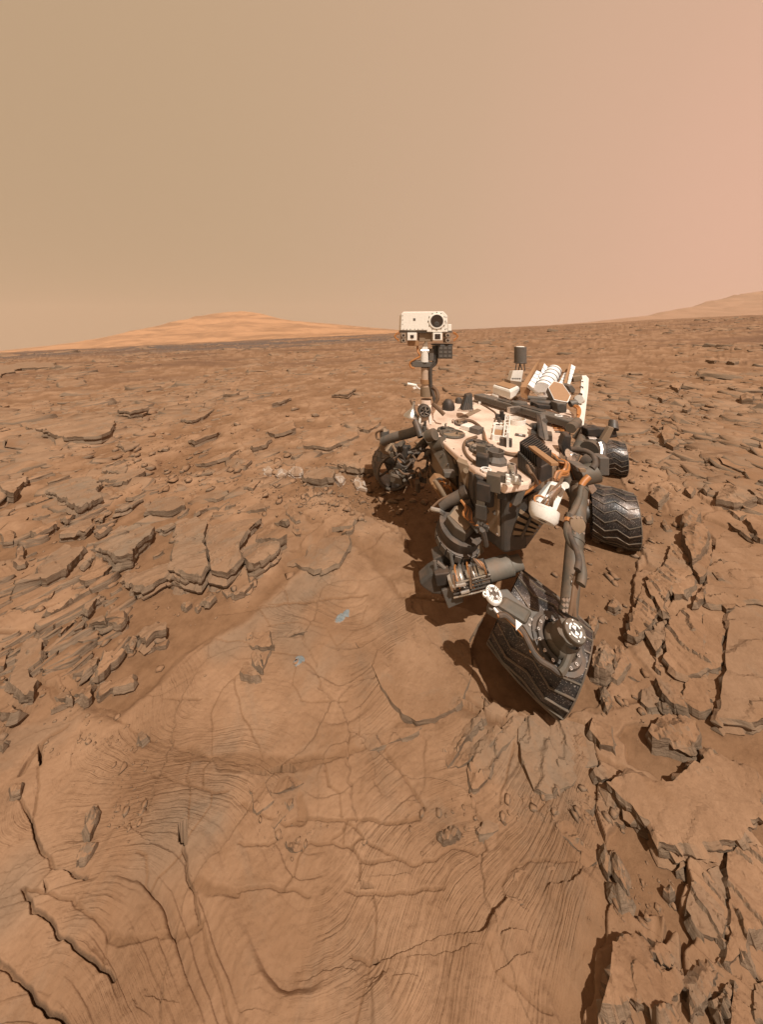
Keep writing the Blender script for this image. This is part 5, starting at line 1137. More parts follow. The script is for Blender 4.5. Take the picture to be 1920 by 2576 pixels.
for x in (262, 570):
    for y in (287, 322):
        q = C1(x, y, HY + .0); e = pxbox(C1, x - 18, y - 16, x + 18, y + 16, HY + .012, .10).out('navigation_camera', 'tan_panel', head, False, .003)
        MB().cyl(q, q + Vector((0, .02, 0)), .020, .020, 16).out('camera_barrel', 'bright_metal', e, True)
        MB().cyl(q + Vector((0, -.002, 0)), q, .013, .013, 14).out('camera_lens', 'lens_glass', e, True)
pxbox(C1, 298, 322, 370, 360, HY + .05, .16).out('head_underbox', 'brown_panel', head, False, .004)
pxbox(C1, 372, 268, 465, 330, HY + .04, .14).out('head_bracket', 'tan_panel', head, False, .004)
for x0, s in ((235, -1), (605, 1)):
    for k in (0, 1):
        MB().tube([C1(x0, 265 + 8 * k, HY + .05), C1(x0 + s * (25 + 6 * k), 275 + 10 * k, HY + .05), C1(x0 + s * (28 + 4 * k), 300, HY + .05), C1(x0 + s * 4, 315 + 12 * k, HY + .05)], .006).out('head_wire', 'copper_wire', head, True)
lowbox = pxbox(C1, 503, 356, 602, 448, HY + .02, .18).out('head_lower_box', 'dark_metal', head, False, .005)
for i in range(3):
    for j in range(3):
        pxbox(C1, 512 + i * 30, 366 + j * 27, 534 + i * 30, 384 + j * 27, HY + .0165, .006).out('box_rib', 'grey_metal', lowbox)
pxbox(C1, 470, 346, 606, 357, HY + .03, .14).out('box_shelf', 'black_metal', head)
MB().prism([C1(x, y, HY + .06) for x, y in ((468, 360), (500, 360), (492, 455), (462, 455))], (0, .05, 0)).out('box_bracket', 'black_metal', head)

# ------------------------------------------------------------------ things on the deck
def deckbox(name, x, y, w, l, h, mat, z=DZ, yaw=0.0, bevel=.004, parent=None, crop='1'):
    p = PZ(*px(crop, x, y), z); c, s_ = math.cos(yaw), math.sin(yaw)
    X = (LW * c + FW * s_) * w / 2; Y = (FW * c - LW * s_) * l / 2
    return MB().box(p + UP * (h / 2 + .001), X, Y, UP * h / 2).out(name, mat, parent, False, bevel)
# white electronics box behind the bar
a, b, c_ = PZ(1239, 991, 1.15), PZ(1285, 1008, 1.15), PZ(1308, 995, 1.15)
e1, e2 = b - a, c_ - b
box_ = MB().prism([a, b, b + e2, a + e2], (0, 0, .13)).out('electronics_box', 'white_paint', None, False, .03)
MB().prism([a + UP * .131 + e1 * .12 + e2 * .1, a + UP * .131 + e1 * .9 + e2 * .1, a + UP * .131 + e1 * .9 + e2 * .9, a + UP * .131 + e1 * .12 + e2 * .9], (0, 0, .012)).out('box_lid', 'brown_panel', box_, False, .004)
for k in range(6): MB().cyl(a + e1 * (.1 + .06 * k) + e1.cross(UP).normalized() * .02 - UP * .03, a + e1 * (.1 + .06 * k) + e1.cross(UP).normalized() * .02 + UP * .01, .008, .008, 8).out('stud', 'white_paint', box_)
MB().tube([PZ(1295, 1003, 1.25), PZ(1303, 998, 1.28), PZ(1310, 1003, 1.2), PZ(1320, 1006, 1.17)], .02).out('box_hose', 'brown_cable', box_, True)
# helical antenna
AY = 4.25
ant = MB().cyl(C1(1072, 480, AY), C1(1072, 366, AY), .085, .085, 28).out('antenna', 'grey_metal', None, True)
MB().ring(C1(1072, 474, AY), UP, .086, .006).out('antenna_band', 'dark_metal', ant, True)
MB().cyl(C1(1072, 366, AY), C1(1072, 362, AY), .06, .05, 20).out('antenna_cap', 'white_paint', ant, True)
for x0, x1, dy in ((1045, 1038, -.05), (1098, 1104, -.05), (1070, 1060, .06), (1070, 1085, -.06)):
    MB().tube([C1(x0, 480, AY + dy), C1(x1, 530, AY + dy * 1.3)], .008, 6, 1).out('antenna_leg', 'dark_metal', ant)
br = MB().prism([C1(x, y, AY - .1) for x, y in ((1022, 530), (1094, 528), (1080, 610), (1003, 600))], (0, .12, -.02)).out('antenna_bracket', 'white_paint', None, False, .006)
for k in range(5): MB().cyl(C1(1018 + 13 * k, 585, AY - .104), C1(1018 + 13 * k, 585, AY - .10), .010, .010, 10).out('lightening_hole', 'black_metal', br)
MB().prism([C1(x, y, AY - .15) for x, y in ((1003, 600), (1080, 610), (1070, 690), (1010, 660))], (0, .2, 0)).out('antenna_stand', 'tan_panel', br)
# power source at the back: finned white cylinder between brown heat exchanger plates
pl = MB().prism([C6(500, 612, 3.75), C6(690, 330, 4.7), C6(716, 318, 4.7), C6(575, 612, 3.75)], (.02, .02, -.16)).out('heat_exchanger', 'brown_panel', None, False, .004)
pr = MB().prism([C6(1000, 575, 3.55), C6(1068, 340, 4.4), C6(1090, 350, 4.4), C6(1032, 592, 3.55)], (.02, .02, -.16)).out('heat_exchanger', 'brown_panel', None, False, .004)
back = MB().prism([C6(705, 340, 4.75), C6(1085, 350, 4.45), C6(1060, 450, 4.4), C6(690, 420, 4.7)], (0, .04, -.02)).out('back_plate', 'brown_panel', None)
rt = MB().cyl(C6(760, 650, 3.6), C6(895, 430, 4.5), .10, .10, 24).out('power_source', 'radiator_white', None, True)
for k in range(5):
    t = .1 + k * .2; p = C6(760, 650, 3.6).lerp(C6(895, 430, 4.5), t); MB().ring(p, C6(895, 430, 4.5) - C6(760, 650, 3.6), .101, .008).out('band', 'grey_metal', rt, True)
for pts in ([(590, 590, 3.7), (690, 422, 4.4), (738, 440, 4.4), (655, 625, 3.7)], [(690, 560, 3.75), (780, 340, 4.6), (846, 412, 4.5), (742, 667, 3.6)], [(950, 565, 3.7), (1010, 450, 4.3), (1060, 440, 4.3), (1010, 585, 3.7)], [(1040, 600, 3.5), (1092, 352, 4.4), (1140, 380, 4.4), (1075, 590, 3.5)]):
    f = MB().prism([C6(*p) for p in pts], (.01, .02, -.012)).out('fin', 'radiator_white', rt)
    P = [C6(*p) for p in pts]
    for k in (1, 2, 3):
        MB().tube([P[0].lerp(P[1], k / 4) + Vector((0, -.003, .004)), P[3].lerp(P[2], k / 4) + Vector((0, -.003, .004))], .003, 4, 1).out('fin_seam', 'grey_metal', f)
MB().tube([C6(590, 600, 3.65), C6(640, 640, 3.6), C6(700, 690, 3.5), C6(780, 690, 3.4)], .02).out('coolant_pipe', 'bright_metal', rt, True)
deckbox('pump_box', 655, 640, .16, .2, .16, 'black_metal', 1.17, crop='6')
# side rails at the back right
rail = MB().prism([C6(x, y, Y) for x, y, Y in ((1205, 480, 4.1), (1262, 478, 4.1), (1250, 610, 3.6), (1188, 1000, 2.75), (1152, 1012, 2.72), (1200, 620, 3.5))], (.05, .01, -.05)).out('side_rail', 'white_paint', None, False, .006)
for x, y, Y in ((1222, 560, 3.8), (1215, 620, 3.55), (1205, 700, 3.3), (1195, 750, 3.2), (1190, 800, 3.1), (1180, 880, 2.95)):
    p = C6(x, y, Y - .01); MB().cyl(p, p + Vector((0, .02, .0)), .016, .016, 12).out('rail_hole', 'dark_metal', rail)
MB().prism([C6(x, y, 3.9) for x, y in ((1110, 500), (1215, 478), (1225, 540), (1120, 560))], (0, .06, 0)).out('rail_box', 'tan_panel', rail, False, .005)
MB().cyl(C6(1200, 760, 3.1), C6(1180, 752, 3.08), .045, .045, 16).out('rail_drum', 'white_paint', rail, True)
MB().tube([C6(1130, 830, 3.0), C6(1180, 850, 2.95), C6(1185, 920, 2.85), C6(1160, 980, 2.75)], .014).out('rail_cable', 'copper_wire', rail, True)
MB().tube([C6(1120, 840, 3.0), C6(1165, 870, 2.9), C6(1165, 940, 2.8)], .012).out('rail_cable', 'copper_wire', rail, True)
# hexagonal high gain antenna
HX = [(820, 620), (885, 545), (990, 575), (1085, 715), (1050, 795), (890, 765)]
hp = [C6(x, y, 3.02 + .25 * (1 - (y - 545) / 250)) for x, y in HX]
hn = (hp[2] - hp[0]).cross(hp[4] - hp[0]).normalized()
if hn.y > 0: hn = -hn
hga = MB().prism(hp, -hn * .075).out('hexagonal_antenna', 'grey_metal', None, False, .004)
hc = sum(hp, Vector()) / 6
MB().prism([hc + (p - hc) * .93 + hn * .002 for p in hp], hn * .003).out('antenna_face', 'brown_panel', hga)
for i in range(6):
    k = 12
    for j in range(k): 
        p = hp[i].lerp(hp[(i + 1) % 6], (j + .5) / k); p = hc + (p - hc) * .965
        MB().cyl(p + hn * .001, p + hn * .004, .0055, .0055, 6).out('edge_stud', 'label_white', hga)
MB().prism([C6(x, y, 2.95) for x, y in ((925, 800), (1045, 800), (1040, 915), (945, 920))], (0, .12, 0)).out('gimbal', 'grey_metal', hga, False, .01)
MB().cyl(C6(985, 860, 2.93), C6(985, 860, 2.96), .04, .04, 18).out('gimbal_cap', 'dark_metal', hga, True)
MB().prism([C6(x, y, 3.25) for x, y in ((1045, 600), (1100, 585), (1145, 640), (1130, 690), (1080, 680))], (0, .12, 0)).out('gimbal_drive', 'grey_metal', hga, False, .012)
MB().cyl(C6(1075, 810, 3.05), C6(1150, 795, 3.05), .035, .035, 18).out('gimbal_arm', 'grey_metal', hga, True)
MB().tube([C6(590, 740, 3.3), C6(700, 750, 3.25), C6(800, 760, 3.2), C6(900, 775, 3.15)], .028, 10).out('support_tube', 'grey_metal', hga, True)
MB().tube([C6(620, 790, 3.2), C6(720, 800, 3.15), C6(860, 810, 3.1)], .04, 10).out('support_tube', 'dark_metal', hga, True)
MB().prism([C6(x, y, 3.05) for x, y in ((690, 810), (870, 830), (880, 880), (720, 870))], (0, .14, 0)).out('support_block', 'black_metal', hga, False, .01)
# ring tray, square tray, ladder bracket
p = PZ(*px('6', 455, 1035), DZ)
tray = MB().lathe(p, UP, [(0, .085), (.05, .088), (.052, .082), (.012, .078), (.012, .0)], 32).out('round_tray', 'white_paint', None, True)
MB().cyl(p + UP * .013, p + UP * .016, .077, .077, 32).out('tray_floor', 'brown_panel', tray, True)
p0 = [D1(882, 1010), D1(978, 1022), D1(985, 950), D1(893, 940)]
cc = sum(p0, Vector()) / 4
tr = MB().prism([cc + (q - cc) * .9 for q in p0], (0, 0, .012)).out('square_tray', 'brown_panel', None)
for i in range(4):
    q, r_ = p0[i], p0[(i + 1) % 4]; n = (r_ - q).cross(UP).normalized() * .006
    MB().box((q + r_) / 2 + UP * .022, (r_ - q) / 2, n, UP * .022).out('tray_wall', 'white_paint', tr, False, .003)
    MB().cyl(q, q + UP * .05, .014, .014, 10).out('tray_post', 'white_paint', tr, True)
ld = MB().box(D1(985, 1010, 1.16), UP * .06, LW * .008, FW * .01).out('ladder_bracket', 'white_paint', None)
a, b = D1(972, 1005, 1.14), D1(985, 840, 1.16)
for s_ in (-1, 1): MB().tube([a + LW * .02 * s_, b + LW * .02 * s_], .006, 6, 1).out('ladder_rail', 'white_paint', ld)
for k in range(7): q = a.lerp(b, (k + .5) / 7); MB().tube([q - LW * .02, q + LW * .02], .004, 5, 1).out('ladder_rung', 'white_paint', ld)
deckbox('ladder_foot', 972, 1050, .09, .05, .06, 'dark_metal')
for k in range(9):
    x, y = random.uniform(892, 970), random.uniform(860, 935); q = D1(x, y, DZ)
    MB().cyl(q, q + UP * random.uniform(.03, .10), random.uniform(.010, .022), None, 10).out('valve', random.choice(['black_metal', 'dark_metal', 'grey_metal']), None, True)
p = D1(935, 915); MB().ring(p + UP * .01, UP, .06, .010).out('valve_ring', 'white_paint', None, True)
# sloping post with a round port
pb = MB().prism([C6(x, y, Y) for x, y, Y in ((735, 945, 2.55), (795, 935, 2.58), (835, 1215, 2.32), (790, 1240, 2.30))], (.02, .06, .0)).out('sloping_post', 'grey_metal', None, False, .006)
MB().prism([C6(x, y, Y) for x, y, Y in ((690, 930, 2.6), (735, 945, 2.56), (790, 1240, 2.31), (715, 1180, 2.36))], (.02, .05, .0)).out('post_side', 'black_metal', pb, False, .004)
q = C6(785, 1005, 2.50); MB().cyl(q, q + Vector((-.004, -.010, .004)), .022, .022, 18).out('port', 'dark_metal', pb, True)
deckbox('post_foot', 745, 1200, .16, .12, .05, 'dark_metal', crop='6', parent=pb)
deckbox('post_motor', 700, 1170, .09, .09, .10, 'black_metal', crop='6', parent=pb, bevel=.02)
# small marker plate with a white letter-like mark
pc = D1(1072, 980); mk = MB().box(pc + UP * .004, LW * .042, FW * .030, UP * .003).out('marker_plate', 'dark_metal', None)
for w_, l_, ox, oy in ((.003, .013, .012, 0), (.012, .0025, 0, .011), (.009, .0025, .002, 0), (.012, .0025, 0, -.011)):
    MB().box(pc + UP * .0082 + LW * ox + FW * oy, LW * w_, FW * l_, UP * .0008).out('mark_stroke', 'label_white', mk)
# hatch clutter: rings, plates and cables
for (x, y, R) in ((560, 950, .075), (600, 975, .10), (660, 905, .05), (775, 1050, .085), (820, 1085, .10), (1185, 920, .05)):
    p = D1(x, y); hr = MB().ring(p + UP * .012, UP, R, .011, 26).out('hatch_ring', random.choice(['arm_metal', 'dark_metal']), None, True)
    MB().cyl(p + UP * .001, p + UP * .012, R * .8, R * .75, 22).out('hatch_cover', random.choice(['tan_panel', 'arm_metal']), hr, True)
    bolts('bolt', [p + UP * .02 + (LW * math.cos(t) + FW * math.sin(t)) * R for t in [k * math.pi / 4 for k in range(8)]], UP, .006, 'bright_metal', hr)
for k in range(26):
    x, y = random.choice([(random.uniform(520, 720), random.uniform(890, 1000)), (random.uniform(735, 890), random.uniform(1040, 1140))])
    deckbox('fitting', x, y, random.uniform(.015, .05), random.uniform(.015, .06), random.uniform(.012, .045), random.choice(['arm_metal', 'dark_metal', 'grey_metal', 'tan_panel', 'bright_metal']), yaw=random.uniform(-.8, .8), bevel=.002)
deckbox('hatch_box', 720, 940, .13, .10, .04, 'white_paint', yaw=.35); deckbox('hatch_box', 770, 960, .09, .10, .05, 'grey_metal', yaw=.35)
def deckcable(pts, r=.011, mat='brown_cable', n=1, sp=4):
    for k in range(n):
        MB().tube([D1(x + sp * k * .6, y + sp * k, DZ + r + .002) for x, y in pts], r).out('deck_cable', mat, None, True)
deckcable([(600, 880), (680, 868), (745, 880), (810, 935), (822, 1000), (870, 1055), (950, 1090), (1020, 1108), (1080, 1108)], .010, 'brown_cable', 3)
deckcable([(745, 880), (815, 945), (835, 1010), (900, 1070), (990, 1100), (1085, 1102)], .007, 'copper_wire', 2)
deckcable([(770, 985), (700, 1010), (680, 1055), (700, 1110), (755, 1160), (800, 1165)], .010, 'brown_cable', 2)
deckcable([(745, 740), (800, 760), (870, 800), (905, 830), (895, 880)], .008, 'brown_cable', 1)
deckcable([(1100, 890), (1130, 905), (1160, 925), (1200, 930)], .005, 'dark_cable', 1)
for k in range(5): deckcable([(1290 + 6 * k, 905 + 12 * k), (1330 + 5 * k, 900 + 14 * k), (1370, 935 + 9 * k), (1375, 990)], .006, random.choice(['copper_wire', 'dark_cable', 'brown_cable']))
MB().prism([D1(640, 858, DZ + .002), D1(775, 795, DZ + .002), D1(800, 806, DZ + .002), D1(690, 862, DZ + .002)], (0, 0, .006)).out('strap', 'tan_panel', None)
q = [C1(665, 805, 3.0), C1(700, 700, 3.05), C1(740, 690, 3.05), C1(745, 800, 3.0)]
pst = MB().prism(q, (0, .08, 0)).out('finned_post', 'black_metal', None, False, .004)
for k in range(4): MB().tube([q[0].lerp(q[3], .2 + .2 * k) + Vector((0, -.004, 0)), q[1].lerp(q[2], .2 + .2 * k) + Vector((0, -.004, 0))], .004, 5, 1).out('fin', 'grey_metal', pst)
deckbox('post_base', 695, 810, .16, .10, .03, 'bright_metal', parent=pst)
p = D1(575, 800); MB().lathe(p, UP, [(0, .07), (.03, .075), (.09, .06), (.12, .035), (.13, .0)], 20).out('dome_cover', 'black_metal', None, True)
p = D1(645, 755); MB().lathe(p, UP, [(0, .045), (.04, .045), (.07, .03), (.08, .0)], 18).out('dome_cover', 'dark_metal', None, True)
for k in range(10):
    x, y = random.uniform(740, 800), random.uniform(715, 770); deckbox('connector', x, y, .03, .02, .03, random.choice(['white_paint', 'bright_metal', 'dark_metal']), bevel=.002)
# sample inlets on the front edge
p = D1(905, 1165); MB().lathe(p, UP, [(0, .075), (.02, .075), (.05, .05), (.085, .06), (.085, .05), (.04, .035)], 8).out('inlet_funnel', 'grey_metal', None)
p = D1(1015, 1270); inl = MB().lathe(p, UP, [(0, .055), (.012, .055), (.014, .03), (.07, .028), (.085, .024), (.085, .012), (.05, .012)], 20).out('inlet_tube', 'bright_metal', None, True)
deckbox('inlet_base', 1010, 1290, .11, .09, .02, 'bright_metal', parent=inl)
for k in range(8): deckbox('inlet_fitting', random.uniform(975, 1050), random.uniform(1270, 1320), .02, .02, random.uniform(.02, .04), random.choice(['bright_metal', 'white_paint']), z=DZ + .02, bevel=.002, parent=inl)
blk = deckbox('camera_block', 810, 1190, .08, .07, .08, 'black_metal', bevel=.01)
p = D1(835, 1215, DZ + .012); MB().lathe(p, UP, [(0, .034), (.004, .034), (.004, .026), (0, .026)], 20, True).out('block_mark', 'label_white', blk, True)
MB().box(p + UP * .001, LW * .02, FW * .004, UP * .001).out('block_mark', 'label_white', blk)
deckbox('block_top', 800, 1130, .06, .05, .09, 'arm_metal', parent=blk)
for x, y in ((875, 1318), (700, 1210), (1100, 1300), (640, 1110)):
    q = D1(x, y, 1.06); MB().cyl(q, q + FW * .03, .018, .018, 12).out('port_cap', 'bright_metal', None, True)
# finned black radiator box at the front left with a brown plank on top
fr = [D1(1062, 1195, DZ), D1(1190, 1325, DZ - .03), D1(1295, 1270, DZ), D1(1160, 1120, DZ)]
fb = MB().prism(fr, (0, 0, .10)).out('radiator_box', 'black_metal', None, False, .006)
for k in range(11):
    t = (k + .5) / 11; q, r_ = fr[0].lerp(fr[1], t), fr[3].lerp(fr[2], t)
    MB().box((q + r_) / 2 + UP * .135, (r_ - q) / 2 * .96, (fr[1] - fr[0]).normalized() * .004, UP * .034).out('cooling_fin', 'black_metal', fb)
    MB().box(q + UP * .04 + (q - r_).normalized() * .012, (q - r_).normalized() * .012, (fr[1] - fr[0]).normalized() * .006, UP * .07).out('cooling_fin', 'dark_metal', fb)
a, b = D1(1150, 1060, 1.26), D1(1312, 1180, 1.26); d = (b - a).normalized()
MB().box((a + b) / 2, d * (b - a).length / 2, d.cross(UP) * .022, UP * .010).out('cover_plank', 'brown_panel', fb, False, .003)
MB().tube([D1(1120, 1190, 1.24), D1(1140, 1230, 1.25), D1(1165, 1260, 1.22), D1(1190, 1310, 1.15)], .010).out('radiator_cable', 'brown_cable', fb, True)
# orange cable bundle
for k in range(16):
    o1, o2 = random.uniform(-14, 14), random.uniform(-16, 16)
    MB().tube([C1(1215 + o1, 1085 + o2 * .5, 2.02), C1(1265 + o1, 1110 + o2, 1.98), C1(1310 + o1, 1140 + o2, 1.93 + .02 * random.random()), C1(1345 + o2, 1180 + 2.2 * o2, 1.88 + .05 * random.random()), C1(1395 + o1 * .6, 1200 + 2.6 * o2, 1.86), C1(1385 + o1, 1240 + 1.4 * o2, 1.84), C1(1340 + o1, 1250 + 1.2 * o2, 1.82), C1(1320 + o1, 1285 + o2 * .5, 1.80)], .0085).out('harness_cable', random.choice(['copper_wire', 'copper_wire', 'copper_wire', 'brown_cable']), None, True)
# dark uprights at the left-hand side of the body
up_ = MB().prism([C1(x, y, 2.15) for x, y in ((1355, 1050), (1385, 975), (1430, 985), (1420, 1100), (1375, 1130))], (.03, .10, 0)).out('side_actuator', 'black_metal', None, False, .012)
MB().cyl(C1(1420, 930, 2.4), C1(1470, 880, 2.6), .04, .035, 14).out('hose', 'arm_metal', up_, True)
MB().cyl(C1(1400, 1100, 2.1), C1(1450, 1110, 2.1), .03, .03, 12).out('bright_tube', 'bright_metal', up_, True)
MB().prism([C1(x, y, 2.05) for x, y in ((1430, 1120), (1460, 1110), (1450, 1200), (1425, 1190))], (0, .05, 0)).out('foil_panel', 'bright_metal', up_)
MB().tube([C1(1420, 1075, 2.1), C1(1480, 1085, 2.08), C1(1540, 1120, 2.05), C1(1570, 1160, 2.0), C1(1560, 1200, 1.98)], .022, 10).out('hose', 'dark_cable', up_, True)
for k in range(6): MB().tube([C1(1330 + 8 * k, 1130 + 4 * k, 2.0), C1(1380 + 8 * k, 1170 + 6 * k, 1.95), C1(1420 + 5 * k, 1240, 1.92), C1(1440 + 3 * k, 1290, 1.9)], .008).out('side_cable', random.choice(['copper_wire', 'dark_cable', 'brown_cable']), up_, True)
# ------------------------------------------------------------------ wheels
def wheel(c, axle, R=.255, W=.40, n=72):
    """drum wheel with zigzag treads; axle = horizontal direction of the axis"""
    c = Vector(c); ax = Vector(axle).normalized(); f = UP.cross(ax).normalized()
    u2 = ax.cross(f).normalized()
    def P(t, s_, r): return c + ax * s_ + (f * math.cos(t) + u2 * math.sin(t)) * r
    m = MB(); V = []; fc = []
    cols = 9
    for j in range(cols):
        s_ = (j / (cols - 1) - .5) * W; crown = R - .030 * abs(j / (cols - 1) - .5) ** 2 * 4 * .5
        for i in range(n):
            t = 2 * math.pi * i / n
            dent = .004 * math.sin(i * 5.1 + j * 2.3) * math.sin(i * 1.7 + j)
            V.append(P(t, s_, crown + dent))
    for j in range(cols - 1):
        for i in range(n): fc.append((j * n + i, j * n + (i + 1) % n, (j + 1) * n + (i + 1) % n, (j + 1) * n + i))
    st = len(V)
    for j, s_ in enumerate((-W / 2, W / 2)):     # rolled rims and inner skin
        for i in range(n): V.append(P(2 * math.pi * i / n, s_ * .985, R - .045))
    for i in range(n):
        i2 = (i + 1) % n
        fc.append((i, i2, st + i2, st + i)); fc.append(((cols - 1) * n + i2, (cols - 1) * n + i, st + n + i, st + n + i2)); fc.append((st + i, st + i2, st + n + i2, st + n + i))
    m.add(V, fc)
    w = m.out('wheel', 'tyre_metal', None, True)
    # treads: zigzag bars across the drum
    k = 20
    for q in range(k):
        t0 = 2 * math.pi * q / k
        zz = [0, 1, 0, 1, 0]
        for a_ in range(4):
            s0, s1 = (a_ / 4 - .5) * W, ((a_ + 1) / 4 - .5) * W
            ta, tb = t0 + (.17 if zz[a_] else -.02), t0 + (.17 if zz[a_ + 1] else -.02)
            if a_ in (1, 2): ta, tb = ta, tb
            def cr(s_): return R - .030 * (s_ / W) ** 2 * 2 + .001
            tw = .0045 / R
            pts = [P(ta - tw, s0, cr(s0)), P(tb - tw, s1, cr(s1)), P(tb + tw, s1, cr(s1)), P(ta + tw, s0, cr(s0))]
            out_ = [P(ta - tw * .6, s0, cr(s0) + .009), P(tb - tw * .6, s1, cr(s1) + .009), P(tb + tw * .6, s1, cr(s1) + .009), P(ta + tw * .6, s0, cr(s0) + .009)]
            mb = TR[id(w)] if id(w) in TR else TR.setdefault(id(w), {})
            mb.setdefault(q, MB()).add(pts + out_, [(0, 1, 5, 4), (1, 2, 6, 5), (2, 3, 7, 6), (3, 0, 4, 7), (4, 5, 6, 7)])
    for q, mb in TR[id(w)].items(): mb.out('tread', 'grouser_metal', w)
    hub = MB().cyl(P(0, -W * .32, 0) , P(0, W * .40, 0), .075, .075, 24).out('hub', 'dark_metal', w, True)
    for q in range(6):
        t = q * math.pi / 3
        sp = [P(t, W * .30, .06), P(t + .25, W * .33, .13), P(t + .32, W * .36, R - .05)]
        MB().tube(sp, .014, 6, 3).out('spoke', 'arm_metal', w, True)
    MB().lathe(P(0, W / 2, 0), ax, [(-.012, R - .044), (.004, R - .036), (.006, R - .018), (-.002, R - .010)], n).out('rim', 'grouser_metal', w, True)
    return w
TR = {}
def onground(u, v, h): return PG(u, v, h)
FLc = onground(1352, 1598, .262); w_fl = wheel(FLc, (.74, -.63, -.36), .23, .38)
MLc = onground(1541, 1296, .235); w_ml = wheel(MLc, (.85, -.52, 0), .235, .33)
RLc = onground(1540, 1150, .215); w_rl = wheel(RLc, (.85, -.52, 0), .215, .28)
FRc = onground(985, 1172, .245); w_fr = wheel(FRc, (.20, -.98, 0), .245, .37)

# ------------------------------------------------------------------ legs of the left side
lg = MB().cyl(MLc + Vector((-.24, .08, 0)), MLc + Vector((-.34, .16, .28)), .05, .05, 14).out('wheel_leg', 'arm_metal', None, True)
MB().tube([MLc + Vector((-.34, .16, .28)), RLc + Vector((-.34, .0, .40)), RLc + Vector((-.42, .1, .2))], .05, 12, 5).out('bogie_arm', 'arm_metal', lg, True)
MB().cyl(MLc + Vector((-.27, .02, .02)), MLc + Vector((-.20, .0, .02)), .08, .08, 20).out('wheel_drive', 'dark_metal', lg, True)
q = C2(1085, 930, 2.35); MB().ring(q, (1, -.5, 0), .025, .008).out('bright_ring', 'bright_metal', lg, True)
MB().box(C2(1110, 810, 2.3), (.02, 0, .02), (0, .02, 0), (-.02, 0, .03)).out('cable_clamp', 'bright_metal', lg, False, .003)
MB().tube([C2(1130, 800, 2.3), C2(1100, 850, 2.32), C2(1090, 900, 2.34), C2(1110, 940, 2.35)], .008).out('leg_cable', 'brown_cable', lg, True)
# rear left steering group
rl = MB().cyl(C2(1130, 395, 3.5), C2(1130, 330, 3.6), .075, .075, 20).out('steering_drive', 'black_metal', None, True)
MB().prism([C2(x, y, 3.45) for x, y in ((1085, 330), (1180, 320), (1330, 345), (1340, 400), (1240, 410), (1140, 395), (1090, 390))], (0, .12, 0)).out('steering_bracket', 'black_metal', rl, False, .015)
MB().prism([C2(x, y, 3.4) for x, y in ((1270, 310), (1310, 320), (1250, 450), (1190, 440))], (0, .05, 0)).out('steering_fork', 'tan_panel', rl, False, .006)
MB().cyl(C2(1300, 330, 3.45), C2(1300, 262, 3.5), .055, .045, 14).out('steering_post', 'dark_metal', rl, True)
for y in (415, 440): MB().cyl(C2(1085, y, 3.35), C2(1150, y + 4, 3.35), .035, .035, 14).out('drive_can', 'bright_metal', rl, True)
MB().cyl(C2(1100, 500, 3.2), C2(1130, 470, 3.3), .09, .08, 20).out('rear_leg', 'arm_metal', rl, True)
MB().tube([C2(1170, 430, 3.3), C2(1200, 440, 3.25), C2(1225, 490, 3.2), C2(1215, 560, 3.15), C2(1190, 640, 3.0)], .03, 10).out('rear_leg', 'dark_metal', rl, True)
for k in range(4): MB().tube([C2(1170 + 12 * k, 440, 3.2), C2(1190 + 9 * k, 500, 3.15), C2(1180 + 6 * k, 560, 3.1)], .012).out('leg_cable', random.choice(['dark_cable', 'bright_metal']), rl, True)
MB().box(C2(1190, 620, 2.9), (.05, 0, 0), (0, .06, 0), (0, 0, .09)).out('rear_bracket', 'grey_metal', rl, False, .01)

# ------------------------------------------------------------------ right front suspension, at the viewer's left
sus = MB().tube([FRc + Vector((.25, -.1, .05)), C1(300, 1180, 3.3), C1(360, 1080, 3.1), C1(430, 1010, 2.95)], .045, 12, 5).out('rocker_arm', 'arm_metal', None, True)
st_ = MB().prism([C1(x, y, 3.3) for x, y in ((90, 1060), (150, 1020), (200, 1030), (225, 1090), (190, 1120), (120, 1110))], (0, .14, 0)).out('steering_drive', 'tan_panel', sus, False, .015)
MB().cyl(C1(133, 1010, 3.3), C1(130, 945, 3.3), .055, .055, 16).out('steering_post', 'grey_metal', sus, True)
MB().cyl(C1(130, 945, 3.3), C1(130, 932, 3.3), .045, .02, 16).out('post_cap', 'tan_panel', sus, True)
MB().tube([C1(120, 1020, 3.2), C1(200, 990, 3.1), C1(300, 965, 3.0), C1(370, 940, 2.9)], .05, 12).out('upper_link', 'grey_metal', sus, True)
MB().tube([C1(120, 1010, 3.25), C1(80, 1000, 3.3), C1(75, 960, 3.3), C1(120, 940, 3.25)], .012).out('loop_cable', 'brown_cable', sus, True)
for k in range(26):
    x0, y0 = random.uniform(170, 460), random.uniform(1020, 1300)
    MB().tube([C1(x0, y0, 2.9 + random.uniform(-.2, .2)), C1(x0 + random.uniform(-90, 110), y0 + random.uniform(-60, 90), 2.85 + random.uniform(-.2, .2))], random.uniform(.010, .026), 8, 1).out('link_rod', random.choice(['arm_metal', 'dark_metal', 'tan_panel', 'grey_metal']), sus, True)
for k in range(12):
    x0, y0 = random.uniform(200, 470), random.uniform(1080, 1330); e = random.uniform(.03, .07)
    MB().box(C1(x0, y0, 2.85), LW * e, FW * e * .6, UP * e * .7).out('bracket', random.choice(['tan_panel', 'dark_metal', 'arm_metal']), sus, False, .006)
for k in range(8):
    x0, y0 = random.uniform(150, 430), random.uniform(1040, 1250)
    MB().tube([C1(x0, y0, 2.75), C1(x0 + 30, y0 + random.uniform(-40, 50), 2.72), C1(x0 + 70, y0 + random.uniform(-20, 60), 2.72), C1(x0 + 110, y0 + random.uniform(-60, 60), 2.75)], .009).out('link_cable', random.choice(['brown_cable', 'dark_cable']), sus, True)
